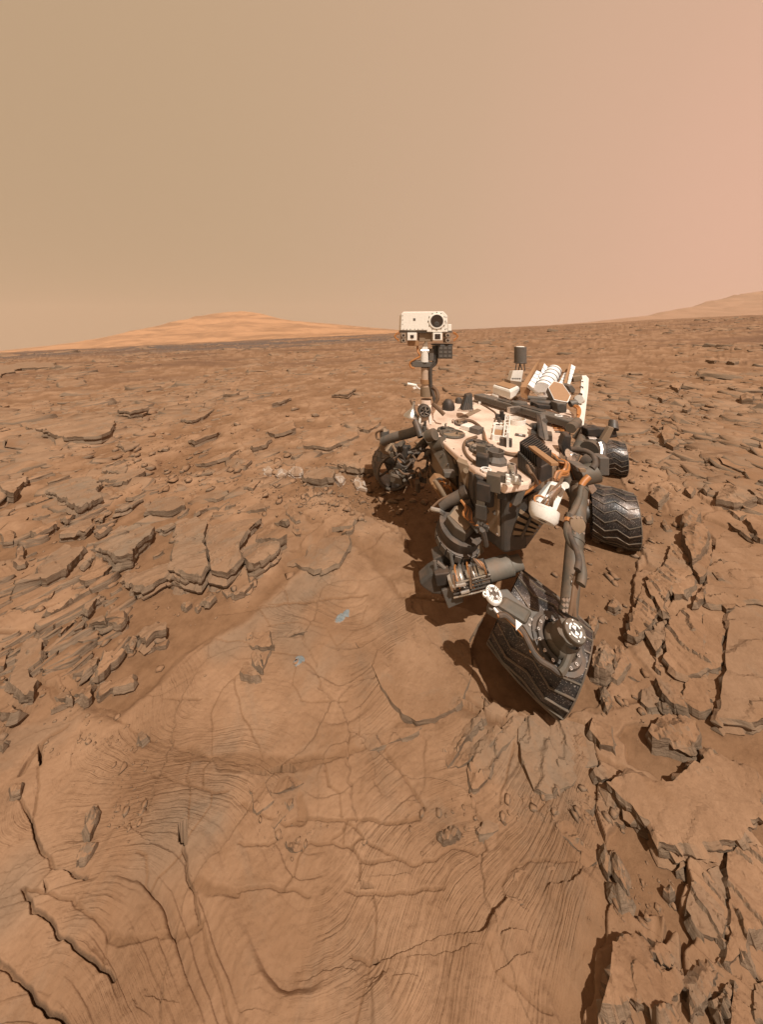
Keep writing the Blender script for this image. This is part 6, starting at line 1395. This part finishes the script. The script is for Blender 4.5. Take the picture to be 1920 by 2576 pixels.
MB().cyl(C1(345, 880, 2.85), C1(385, 990, 2.75), .035, .035, 12).out('upright_tube', 'dark_metal', sus, True)
# big tan side plate with cylinders behind it
plt = MB().prism([C1(x, y, Y) for x, y, Y in ((375, 960, 2.65), (432, 965, 2.62), (520, 1050, 2.4), (592, 1135, 2.25), (632, 1262, 2.15), (560, 1278, 2.2), (520, 1180, 2.35), (440, 1060, 2.5))], (.05, .02, .0)).out('side_plate', 'arm_metal', None, False, .008)
for x0, y0, x1, y1, r in ((430, 985, 480, 970, .05), (485, 1045, 545, 1030, .055), (545, 1105, 620, 1085, .06), (600, 1190, 640, 1180, .05)):
    MB().cyl(C1(x0, y0, 2.45), C1(x1, y1, 2.40), r, r, 18).out('canister', 'arm_metal', plt, True)
bolts('bolt', [C1(x, y, Y - .004) for x, y, Y in ((420, 990, 2.6), (470, 1040, 2.48), (530, 1110, 2.33), (570, 1180, 2.25), (600, 1245, 2.18), (400, 975, 2.63))], (0, -1, 0), .010, 'bright_metal', plt)
pxbox(C1, 545, 1235, 622, 1275, 2.1, .06).out('plate_foot', 'grey_metal', plt, False, .006)

# ------------------------------------------------------------------ front of the body
fp = MB().prism([C3(x, y, Y) for x, y, Y in ((820, -70, 2.0), (975, -10, 1.95), (960, 250, 1.95), (900, 180, 2.0))], (.03, .06, 0)).out('front_panel', 'tan_panel', None, False, .006)
wall = MB()
for k in range(7):
    x = 985 + 32 * k
    pxbox(C3, x, 70 + 12 * k, x + 28, 300 - 14 * k, 1.86 - .01 * k, .10).out('front_rib', 'black_metal', fp, False, .008)
for k in range(10): MB().tube([C3(random.uniform(990, 1160), random.uniform(120, 180), 1.82), C3(random.uniform(990, 1160), random.uniform(180, 260), 1.80)], random.uniform(.008, .02), 7, 1).out('front_fitting', random.choice(['black_metal', 'dark_metal', 'bright_metal', 'grey_metal']), fp, True)
for k in range(8):
    x0, y0 = random.uniform(960, 1300), random.uniform(80, 520)
    if random.random() < .5: MB().tube([C3(x0, y0, 1.74), C3(x0 + random.uniform(-70, 70), y0 + random.uniform(-20, 90), 1.72), C3(x0 + random.uniform(-60, 60), y0 + random.uniform(30, 120), 1.73)], random.uniform(.006, .018), 7, 3).out('front_hose', random.choice(['black_metal', 'dark_cable', 'dark_metal', 'brown_cable']), fp, True)
    else: e = random.uniform(.015, .04); MB().box(C3(x0, y0, 1.75), LW * e, FW * e * .7, UP * e * random.uniform(.5, 1.6)).out('front_fitting', random.choice(['black_metal', 'dark_metal', 'black_metal', 'arm_metal']), fp, False, .004)
MB().prism([C3(x, y, 1.80) for x, y in ((985, 60), (1180, 130), (1330, 200), (1300, 330), (1180, 300), (1100, 330), (1000, 300))], (0, .05, 0)).out('front_shroud', 'black_metal', fp, False, .01)
bulk = MB().prism([C3(x, y, 1.90) for x, y in ((955, 40), (1190, 120), (1345, 190), (1345, 330), (1270, 500), (1130, 520), (1010, 430), (950, 250))], (0, .10, 0)).out('front_bulkhead', 'dark_metal', None, False, .012)
for pts in (((975, 90), (1060, 115), (1055, 250), (985, 225)), ((1075, 125), (1170, 150), (1160, 280), (1070, 255)), ((1000, 260), (1090, 285), (1085, 400), (1025, 385)), ((1110, 300), (1200, 310), (1190, 420), (1120, 430)), ((1210, 190), (1320, 225), (1310, 300), (1215, 290))):
    MB().prism([C3(x, y, 1.897) for x, y in pts], (0, -.012, 0)).out('bulkhead_panel', random.choice(['tan_panel', 'arm_metal', 'black_metal']), bulk, False, .004)
# dark beam sweeping from the shoulder to the turret
beam = MB().prism([C3(x, y, Y) for x, y, Y in ((1480, 100, 1.78), (1520, 90, 1.78), (1540, 170, 1.76), (1380, 250, 1.78), (1200, 330, 1.84), (1060, 420, 1.9), (1020, 380, 1.92), (1160, 290, 1.86), (1370, 180, 1.8))], (0, .09, -.03)).out('arm_beam', 'dark_metal', None, False, .008)
MB().tube([C3(1520, 100, 1.74), C3(1420, 180, 1.74), C3(1300, 260, 1.76), C3(1240, 330, 1.78), C3(1150, 410, 1.82), C3(1060, 470, 1.86), C3(1030, 500, 1.87)], .010).out('beam_cable', 'copper_wire', beam, True)
MB().tube([C3(1500, 90, 1.74), C3(1410, 165, 1.74), C3(1300, 245, 1.76), C3(1220, 330, 1.79), C3(1120, 420, 1.84)], .007).out('beam_cable', 'brown_cable', beam, True)
for x, y, Y in ((1170, 310, 1.84), (1330, 230, 1.78), (1060, 400, 1.9)):
    MB().box(C3(x, y, Y - .03), (.02, 0, .05), (0, .02, 0), (.02, 0, -.01)).out('beam_clamp', 'grey_metal', beam, False, .004)
MB().tube([C3(1050, 350, 1.86), C3(1130, 330, 1.84)], .018, 8, 1).out('beam_pin', 'dark_metal', beam, True)
# slatted louver panel below the shoulder
lv = MB().prism([C3(x, y, Y) for x, y, Y in ((1340, 300, 1.80), (1530, 440, 1.74), (1440, 560, 1.72), (1270, 570, 1.78))], (.0, .04, -.02)).out('louver_panel', 'black_metal', None, False, .004)
A0, A1, B0, B1 = C3(1345, 318, 1.79), C3(1275, 560, 1.77), C3(1530, 450, 1.73), C3(1440, 552, 1.71)
for k in range(4):
    t0, t1 = k / 4 + .03, k / 4 + .17
    MB().prism([A0.lerp(A1, t0), B0.lerp(B1, t0), B0.lerp(B1, t1), A0.lerp(A1, t1)], (0, -.015, .005)).out('louver_slat', 'tan_panel', lv)
MB().tube([A0.lerp(B0, .45) + Vector((0, -.02, 0)), A1.lerp(B1, .45) + Vector((0, -.02, 0))], .008, 6, 1).out('louver_rib', 'dark_metal', lv)
for k in range(14): MB().tube([C3(random.uniform(1180, 1420), random.uniform(560, 640), 1.80), C3(random.uniform(1180, 1420), random.uniform(560, 640), 1.80)], random.uniform(.006, .016), 6, 1).out('underside_pipe', random.choice(['black_metal', 'dark_metal', 'tan_panel']), lv, True)
# orange instrument box and dark motor can above the turret
bx = MB().prism([C3(x, y, 2.2) for x, y in ((610, 130), (660, 70), (760, 90), (850, 170), (760, 230), (700, 260))], (0, .12, -.02)).out('instrument_box', 'brown_panel', None, False, .008)
MB().tube([C3(640, 90, 2.15), C3(690, 170, 2.14), C3(730, 240, 2.14)], .018, 10, 2).out('insulated_pipe', 'tan_panel', bx, True)
for k in range(6): MB().tube([C3(650 + 22 * k, 90 + 16 * k, 2.15), C3(690 + 20 * k, 80 + 18 * k, 2.13), C3(720 + 18 * k, 120 + 18 * k, 2.14)], .008).out('box_cable', random.choice(['copper_wire', 'brown_cable', 'dark_cable']), bx, True)
can = MB().cyl(C3(700, 300, 2.08), C3(890, 200, 2.0), .038, .038, 20).out('motor_can', 'grey_metal', None, True)
MB().cyl(C3(890, 200, 2.0), C3(925, 180, 1.98), .050, .047, 20).out('can_flange', 'dark_metal', can, True)
MB().tube([C3(610, 330, 2.05), C3(680, 345, 2.03), C3(720, 370, 2.03)], .015, 8, 1).out('can_bracket', 'bright_metal', can)
MB().tube([C3(590, 350, 2.06), C3(660, 280, 2.06), C3(720, 240, 2.06), C3(860, 180, 2.03)], .008).out('can_cable', 'brown_cable', can, True)
MB().prism([C3(x, y, 2.0) for x, y in ((870, 150), (920, 160), (930, 240), (870, 230))], (0, .08, 0)).out('can_box', 'grey_metal', can, False, .008)

# ------------------------------------------------------------------ instrument turret
TY = 2.0
dc = C3(845, 520, TY)
tilt_ax = Vector((.10, -.35, .93)).normalized()
tur = MB().lathe(dc - tilt_ax * .12, tilt_ax, [(0, .10), (0, .135), (.03, .150), (.10, .152), (.105, .140), (.13, .138), (.17, .148), (.19, .148), (.19, .11), (.185, .0)], 36).out('instrument_turret', 'dark_metal', None, True)
ea = tilt_ax.orthogonal().normalized(); eb = tilt_ax.cross(ea)
for k in range(18):
    t = 2 * math.pi * (k + .5) / 18; rd = ea * math.cos(t) + eb * math.sin(t); tg = tilt_ax.cross(rd)
    MB().box(dc - tilt_ax * .055 + rd * .153, tg * .022, rd * .004, tilt_ax * .028).out('turret_tile', 'grey_metal', tur, False, .002)
top = MB().prism([dc + tilt_ax * .07 + ea * x + eb * y for x, y in ((-.10, -.075), (.08, -.09), (.105, .0), (.08, .085), (-.09, .08), (-.115, 0))], tilt_ax * .085).out('turret_box', 'arm_metal', tur, False, .008)
MB().prism([dc + tilt_ax * .156 + ea * x + eb * y for x, y in ((-.085, -.06), (.065, -.075), (.085, .0), (.065, .07), (-.075, .065))], tilt_ax * .004).out('turret_lid', 'tan_panel', tur)
for k in range(7):
    a_ = C3(860 + 12 * k, 260 + 10 * k, 1.93); MB().tube([a_, C3(900 + 8 * k, 320 + 8 * k, 1.88), C3(880 + 14 * k, 380 + 12 * k, 1.86), C3(960 + 8 * k, 450 + 5 * k, 1.86), C3(1010 + 4 * k, 495, 1.88)], .009).out('turret_cable', random.choice(['copper_wire', 'brown_cable', 'brown_cable', 'dark_cable']), tur, True)
MB().cyl(C3(900, 260, 1.95), C3(1010, 440, 1.95), .035, .04, 14).out('turret_link', 'dark_metal', tur, True)
MB().box(C3(990, 420, 1.9), (.04, 0, .03), (0, .04, 0), (-.03, 0, .04)).out('turret_drive', 'grey_metal', tur, False, .006)
# lower frame
MB().prism([C3(x, y, 1.92) for x, y in ((870, 680), (1030, 610), (1055, 690), (905, 815))], (0, .10, 0)).out('turret_plate', 'tan_panel', tur, False, .005)
MB().prism([C3(x, y, 1.95) for x, y in ((630, 750), (760, 690), (900, 720), (900, 830), (700, 860), (650, 850))], (0, .10, 0)).out('turret_frame', 'dark_metal', tur, False, .006)
for a_, b_ in (((640, 760), (660, 900)), ((650, 860), (740, 840)), ((660, 770), (740, 840)), ((770, 690), (800, 850))): MB().tube([C3(*a_, 1.88), C3(*b_, 1.86)], .012, 8, 1).out('turret_strut', 'grey_metal', tur, True)
# polished drill body with a grey can at its right end
ax0, ax1 = C3(770, 930, 1.84), C3(1085, 850, 1.80); dv = (ax1 - ax0); L_ = dv.length
drill = MB().lathe(ax0, dv, [(0, .04), (0, .062), (.03, .066), (.10, .066), (.11, .058), (.17, .058), (.18, .070), (.22, .070), (.23, .055), (L_ * .82, .055), (L_ * .83, .068), (L_, .068)], 26).out('drill', 'bright_metal', tur, True)
MB().lathe(C3(1080, 850, 1.80), C3(1290, 790, 1.80) - C3(1080, 850, 1.80), [(0, .04), (0, .058), (.15, .058), (.16, .044), (.22, .042), (.22, 0)], 26).out('drill_can', 'can_grey', drill, True)
for k in range(7):
    t = .12 + .11 * k; p = ax0 + dv * t; MB().ring(p, dv, .069, .006, 22).out('drill_band', random.choice(['bright_metal', 'dark_metal', 'copper_wire']), drill, True)
for k in range(5):
    s_ = (k - 2) * .022; MB().tube([ax0 + dv * .02 + Vector((0, -.07, s_)), ax0 + dv * .5 + Vector((0, -.072, s_)), ax0 + dv * .95 + Vector((0, -.07, s_))], .006, 6, 2).out('drill_rod', random.choice(['bright_metal', 'dark_metal']), drill, True)
for (x0, y0, x1, y1) in ((790, 975, 900, 955), (860, 1030, 930, 1010), (800, 870, 810, 990), (930, 800, 945, 985), (1000, 800, 1075, 840)):
    MB().tube([C3(x0, y0, 1.74), C3(x1, y1, 1.74)], .010, 8, 1).out('drill_guard', 'bright_metal', drill, True)
for k in range(6): MB().tube([C3(960 + 10 * k, 740 + 5 * k, 1.76), C3(1000 + 10 * k, 790, 1.74), C3(1050 + 5 * k, 830 + 8 * k, 1.73), C3(1075, 900 + 4 * k, 1.75)], .006).out('drill_cable', random.choice(['copper_wire', 'brown_cable', 'dark_cable']), drill, True)
# dark shoe at the left and the flat plate below
MB().prism([C3(x, y, 1.86) for x, y in ((515, 955), (600, 880), (650, 850), (770, 870), (790, 1000), (700, 1050), (620, 1040), (545, 990))], (0, .10, 0)).out('brush_shoe', 'dark_metal', tur, False, .012)
MB().prism([C3(x, y, 1.79) for x, y in ((700, 1010), (860, 955), (882, 1105), (755, 1160))], (0, .025, -.01)).out('flat_plate', 'grey_metal', tur, False, .004)
MB().prism([C3(x, y, 1.82) for x, y in ((640, 880), (770, 860), (780, 960), (660, 980))], (0, .06, 0)).out('shoe_cover', 'black_metal', tur, False, .006)

# ------------------------------------------------------------------ shoulder and upper arm
sh = MB().lathe(C2(715, 1060, 1.62), C2(735, 930, 1.66) - C2(715, 1060, 1.62), [(-.02, .02), (-.02, .060), (.0, .074), (.035, .077), (.05, .077), (.05, .068), (.012, .062), (.012, 0)], 32).out('shoulder_cup', 'white_paint', None, True)
MB().ring(C2(723, 1000, 1.635), C2(735, 930, 1.66) - C2(715, 1060, 1.62), .068, .005, 30).out('cup_ring', 'bright_metal', sh, True)
MB().prism([C2(x, y, Y) for x, y, Y in ((640, 950, 1.68), (790, 760, 1.80), (920, 795, 1.80), (830, 1010, 1.66), (800, 1040, 1.65))], (.0, .05, -.03)).out('shoulder_frame', 'white_paint', sh, False, .006)
MB().prism([C2(x, y, Y) for x, y, Y in ((780, 790, 1.77), (860, 810, 1.77), (820, 900, 1.71), (740, 880, 1.71))], (0, -.012, .005)).out('shoulder_window', 'tan_panel', sh)
MB().cyl(C2(905, 795, 1.75), C2(905, 795, 1.70), .018, .018, 14).out('frame_eye', 'white_paint', sh, True)
for k in range(9): MB().tube([C2(690 + 12 * k, 960 + random.uniform(-20, 20), 1.62), C2(740 + 8 * k, 900 + random.uniform(-30, 20), 1.62), C2(790 + 6 * k, 850, 1.66), C2(860, 770 + 8 * k, 1.72)], .007).out('shoulder_cable', random.choice(['copper_wire', 'bright_metal', 'brown_cable']), sh, True)
MB().ring(C2(700, 930, 1.64), (0, -.5, 1), .035, .006, 18).out('coil', 'copper_wire', sh, True)
jt = MB().cyl(C2(1010, 720, 1.85), C2(1150, 690, 1.85), .06, .06, 22).out('arm_joint', 'arm_metal', None, True)
MB().prism([C2(x, y, 1.82) for x, y in ((990, 640), (1100, 650), (1110, 700), (1000, 690))], (0, .10, 0)).out('joint_box', 'grey_metal', jt, False, .01)
MB().prism([C2(x, y, 1.78) for x, y in ((1020, 660), (1075, 665), (1070, 690), (1030, 688))], (0, .02, 0)).out('joint_plate', 'tan_panel', jt)
MB().cyl(C2(1060, 590, 1.95), C2(1130, 640, 1.9), .06, .07, 18).out('joint_drive', 'dark_metal', jt, True)
MB().tube([C2(960, 500, 2.0), C2(1060, 510, 1.95), C2(1130, 550, 1.9), C2(1150, 620, 1.85), C2(1120, 660, 1.82)], .018, 10).out('joint_hose', 'dark_cable', jt, True)
MB().tube([C2(1100, 730, 1.76), C2(1060, 770, 1.74), C2(1030, 830, 1.70), C2(1020, 900, 1.66), C2(980, 990, 1.60), C2(950, 1040, 1.57)], .015, 10).out('arm_hose', 'arm_metal', jt, True)
MB().tube([C2(1095, 725, 1.74), C2(1055, 765, 1.73), C2(1032, 800, 1.72)], .017, 10).out('hose_wrap', 'copper_wire', jt, True)
S0, S1 = C2(1020, 790, 1.86), C4(1090, 560, 1.44)
arm = MB().cyl(S0, S1, .048, .040, 28).out('upper_arm', 'arm_metal', None, True)
ad = (S1 - S0)
for t in (.02, .30, .46, .97): MB().cyl(S0 + ad * t, S0 + ad * (t + .025), .051 - .007 * t, .051 - .007 * t, 28).out('arm_collar', 'arm_metal', arm, True)
p = C2(995, 1115, 1.50); MB().lathe(p, (-.05, -1, .35), [(0, .038), (.012, .038), (.014, .030), (.014, 0)], 24).out('arm_port', 'tan_panel', arm, True)
bolts('bolt', [C2(960 + 18 * k, 1060 + (k % 2) * 130, 1.50) for k in range(6)], (0, -1, .3), .006, 'bright_metal', arm)
bolts('bolt', [C4(1050 + 26 * (k % 3), 420 + 45 * (k // 3), 1.36) for k in range(9)], (0, -1, .4), .008, 'bright_metal', arm)
MB().tube([C2(945, 1040, 1.56), C2(925, 1110, 1.52), C2(920, 1200, 1.46), C2(950, 1280, 1.42), C2(1010, 1340, 1.38), C2(1030, 1430, 1.34), C2(1045, 1530, 1.30), C2(1030, 1620, 1.27)], .018, 10).out('arm_cable', 'arm_metal', arm, True)
MB().tube([C2(950, 1045, 1.55), C2(935, 1120, 1.51), C2(930, 1190, 1.46), C2(965, 1270, 1.41), C2(1000, 1350, 1.37), C2(1015, 1430, 1.33), C2(1000, 1500, 1.30)], .014, 10).out('arm_cable', 'dark_cable', arm, True)
MB().tube([C2(930, 1080, 1.53), C2(928, 1110, 1.515)], .022, 10, 1).out('cable_wrap', 'copper_wire', arm)
MB().tube([C4(1175, 170, 1.34), C4(1150, 250, 1.31), C4(1135, 350, 1.28), C4(1125, 430, 1.26), C4(1105, 550, 1.24)], .009, 8).out('arm_cable', 'brown_cable', arm, True)
MB().tube([C4(1190, 190, 1.34), C4(1165, 260, 1.31), C4(1145, 370, 1.28), C4(1135, 440, 1.26), C4(1140, 560, 1.24)], .010, 8).out('arm_cable', 'brown_cable', arm, True)
MB().tube([C4(1110, 240, 1.33), C4(1115, 275, 1.31), C4(1215, 282, 1.31), C4(1205, 240, 1.33)], .006, 6, 1).out('cable_clip', 'bright_metal', arm)
pxbox(C4, 1140, 250, 1180, 345, 1.32, .03).out('clip_block', 'bright_metal', arm, False, .003)

# ------------------------------------------------------------------ elbow and forearm
EY = 1.30
en = Vector((.10, -.42, .90)).normalized()        # the joint faces up towards the viewer
ec = C4(1040, 790, EY + .02)
def rel(x, y, h): # point of the crop on the joint plane raised by h
    o_ = Vector((0, 0, H)); dr = (C4(x, y, 1.0) - o_); t = (ec + en * h - o_).dot(en) / dr.dot(en); return o_ + dr * t
fa = MB().prism([rel(x, y, -.02) for x, y in ((430, 440), (500, 340), (585, 330), (650, 400), (790, 510), (900, 530), (1000, 545), (1130, 620), (1210, 800), (1180, 930), (1080, 990), (980, 960), (880, 860), (780, 740), (720, 640), (500, 540), (430, 500))], -en * .05).out('forearm', 'grey_metal', None, False, .006)
MB().prism([rel(x, y, .0) for x, y in ((500, 470), (560, 380), (800, 515), (745, 625))], -en * .03).out('forearm_tube', 'arm_metal', fa, False, .015)
fl = MB().lathe(rel(1000, 780, -.02), en, [(0, .112), (.012, .112), (.014, .096), (.03, .092), (.03, .074), (.02, .068)], 40).out('elbow_flange', 'dark_metal', fa, True)
eax, ebx = en.orthogonal().normalized(), en.cross(en.orthogonal().normalized())
for k in range(22):
    t = 2 * math.pi * k / 22; q = rel(1000, 780, -.018) + (eax * math.cos(t) + ebx * math.sin(t)) * .104
    MB().lathe(q, en, [(0, .0075), (.010, .0075), (.010, .004), (.004, .0038)], 10).out('flange_bolt', 'bright_metal', fl, True)
for k in range(14):
    t = 2 * math.pi * k / 14; q = rel(1000, 780, .01) + (eax * math.cos(t) + ebx * math.sin(t)) * .082
    MB().lathe(q, en, [(0, .006), (.010, .006), (.010, .003), (.004, .003)], 10).out('flange_bolt', 'bright_metal', fl, True)
ej = MB().lathe(rel(1020, 770, .0), en, [(0, .066), (.02, .062), (.03, .052), (.10, .045), (.10, .0)], 32).out('elbow_joint', 'arm_metal', None, True)
ctop = C4(1150, 680, 1.17)
MB().lathe(rel(1090, 740, .02), ctop - rel(1090, 740, .02), [(0, .050), (.05, .046), (.09, .043)], 32).out('elbow_barrel', 'arm_metal', ej, True)
cn = Vector((.02, -.50, .86)).normalized()
cap = MB().lathe(ctop - cn * .04, cn, [(0, .036), (.01, .040), (.035, .040), (.04, .037), (.04, 0)], 36).out('elbow_cap', 'arm_metal', ej, True)
ca_ = Vector((1, 0, 0)); ca_ = (ca_ - cn * ca_.dot(cn)).normalized(); cb_ = cn.cross(ca_)
def disc_pt(c0, r, t, h): return c0 + (ca_ * math.cos(t) + cb_ * math.sin(t)) * r + cn * h
def arc(c0, r0, r1, t0, t1, h, name, mat, parent, n=10):
    V = [disc_pt(c0, r, t0 + (t1 - t0) * k / n, h) for r in (r0, r1) for k in range(n + 1)]
    MB().add(V + [v - cn * .0015 for v in V], [(k, k + 1, n + 2 + k, n + 1 + k)[::-1] for k in range(n)]).out(name, mat, parent)
for t0, t1 in ((math.radians(10), math.radians(80)), (math.radians(100), math.radians(170)), (math.radians(190), math.radians(260)), (math.radians(280), math.radians(350))):
    arc(ctop, .0175, .0235, t0, t1, .0025, 'mark_arc', 'label_white', cap)
for t0, t1 in ((math.radians(50), math.radians(130)), (math.radians(230), math.radians(310))):
    arc(ctop, .0005, .0145, t0, t1, .0025, 'mark_wedge', 'label_white', cap)
MB().cyl(ctop, ctop + cn * .0012, .0155, .0155, 28).out('mark_ground', 'black_metal', cap)
for t0, t1 in ((math.radians(-40), math.radians(50)), (math.radians(130), math.radians(230))): pass
bolts('bolt', [disc_pt(ctop, .0315, math.radians(20 + 60 * k), 0) for k in range(6)], cn, .003, 'bright_metal', cap, .003)
# white wrist disc with dark cross
wc = rel(472, 377, .03)
wd = MB().lathe(wc - en * .02, en, [(0, .040), (.02, .040), (.024, .037), (.024, .0)], 36).out('wrist_disc', 'label_white', fa, True)
cn = en; ca_ = (Vector((1, 0, 0)) - cn * cn.x).normalized(); cb_ = cn.cross(ca_); wc2 = wc + en * .0045
for k in range(4):
    t = math.radians(45 + 90 * k - 45); arc(wc2, .013, .026, t - .38, t + .38, .002, 'disc_mark', 'dark_metal', wd)
    for s_ in (-.30, .0, .30):
        t2 = math.radians(45 + 90 * k) + s_; arc(wc2, .018, .035, t2 - .045, t2 + .045, .002, 'disc_slot', 'dark_metal', wd, 2)
MB().lathe(wc2, en, [(0, .012), (.004, .012), (.004, .006), (.001, .006), (.001, 0)], 20).out('disc_hub', 'dark_metal', wd, True)
q = rel(398, 377, .03); MB().lathe(q - en * .01, en, [(0, .011), (.012, .011), (.012, .005), (0, .005)], 16).out('disc_ear', 'label_white', wd, True)
MB().box((q + wc) / 2 + (q - wc) * .22, (q - wc) * .2, (q - wc).cross(en).normalized() * .005, en * .006).out('ear_neck', 'label_white', wd)
MB().prism([rel(x, y, .004) for x, y in ((466, 495), (480, 490), (512, 528), (498, 538))], en * .003).out('white_label', 'label_white', fa)
MB().prism([rel(x, y, .02) for x, y in ((652, 590), (706, 630), (655, 682))], en * .004).out('warning_triangle', 'label_white', fa)
for k in range(8): bolts('bolt', [rel(random.uniform(740, 880), random.uniform(540, 640), -.019)], en, .006, 'bright_metal', fa, .005)
cab = [(505, 560), (560, 560), (620, 610), (700, 690), (745, 770), (790, 860), (850, 930), (940, 985), (1010, 1035), (1050, 1000), (1085, 900), (1125, 780)]
for k in range(3): MB().tube([rel(x + 6 * k, y - 4 * k, .0 + .012 * (k % 2)) for x, y in cab], .011, 8).out('forearm_cable', ('arm_metal', 'dark_cable', 'brown_cable')[k], fa, True)
for k in range(5): MB().tube([rel(x + random.uniform(-12, 12), y + random.uniform(-10, 10), .01) for x, y in cab[:6]], .006, 7).out('forearm_wire', 'copper_wire', fa, True)
MB().tube([rel(x, y, .02) for x, y in ((1020, 1035), (1060, 985), (1100, 880), (1135, 770))], .015, 8).out('forearm_cable', 'arm_metal', fa, True)
# ------------------------------------------------------------------ dusty air
m_ = bpy.data.materials.new('dusty_air'); m_.use_nodes = True
t_ = m_.node_tree; t_.nodes.clear()
o_ = t_.nodes.new('ShaderNodeOutputMaterial'); v_ = t_.nodes.new('ShaderNodeVolumePrincipled')
v_.inputs['Color'].default_value = (0.86, 0.70, 0.56, 1); v_.inputs['Density'].default_value = 0.00009; v_.inputs['Anisotropy'].default_value = 0.0
t_.links.new(v_.outputs[0], o_.inputs['Volume'])
MAT['dusty_air'] = m_
hz = MB(); RO_ = RO.copy()
P = [(x, y, z) for z in (-420, 420) for y in (-300, 4300) for x in (-8000, 8000)]
me = mkmesh('haze', P, [(0, 2, 3, 1), (4, 5, 7, 6), (0, 1, 5, 4), (2, 6, 7, 3), (0, 4, 6, 2), (1, 3, 7, 5)], 'dusty_air')
tag(mkobj('haze', me), 'thin butterscotch dust haze over the plain', kind='stuff')
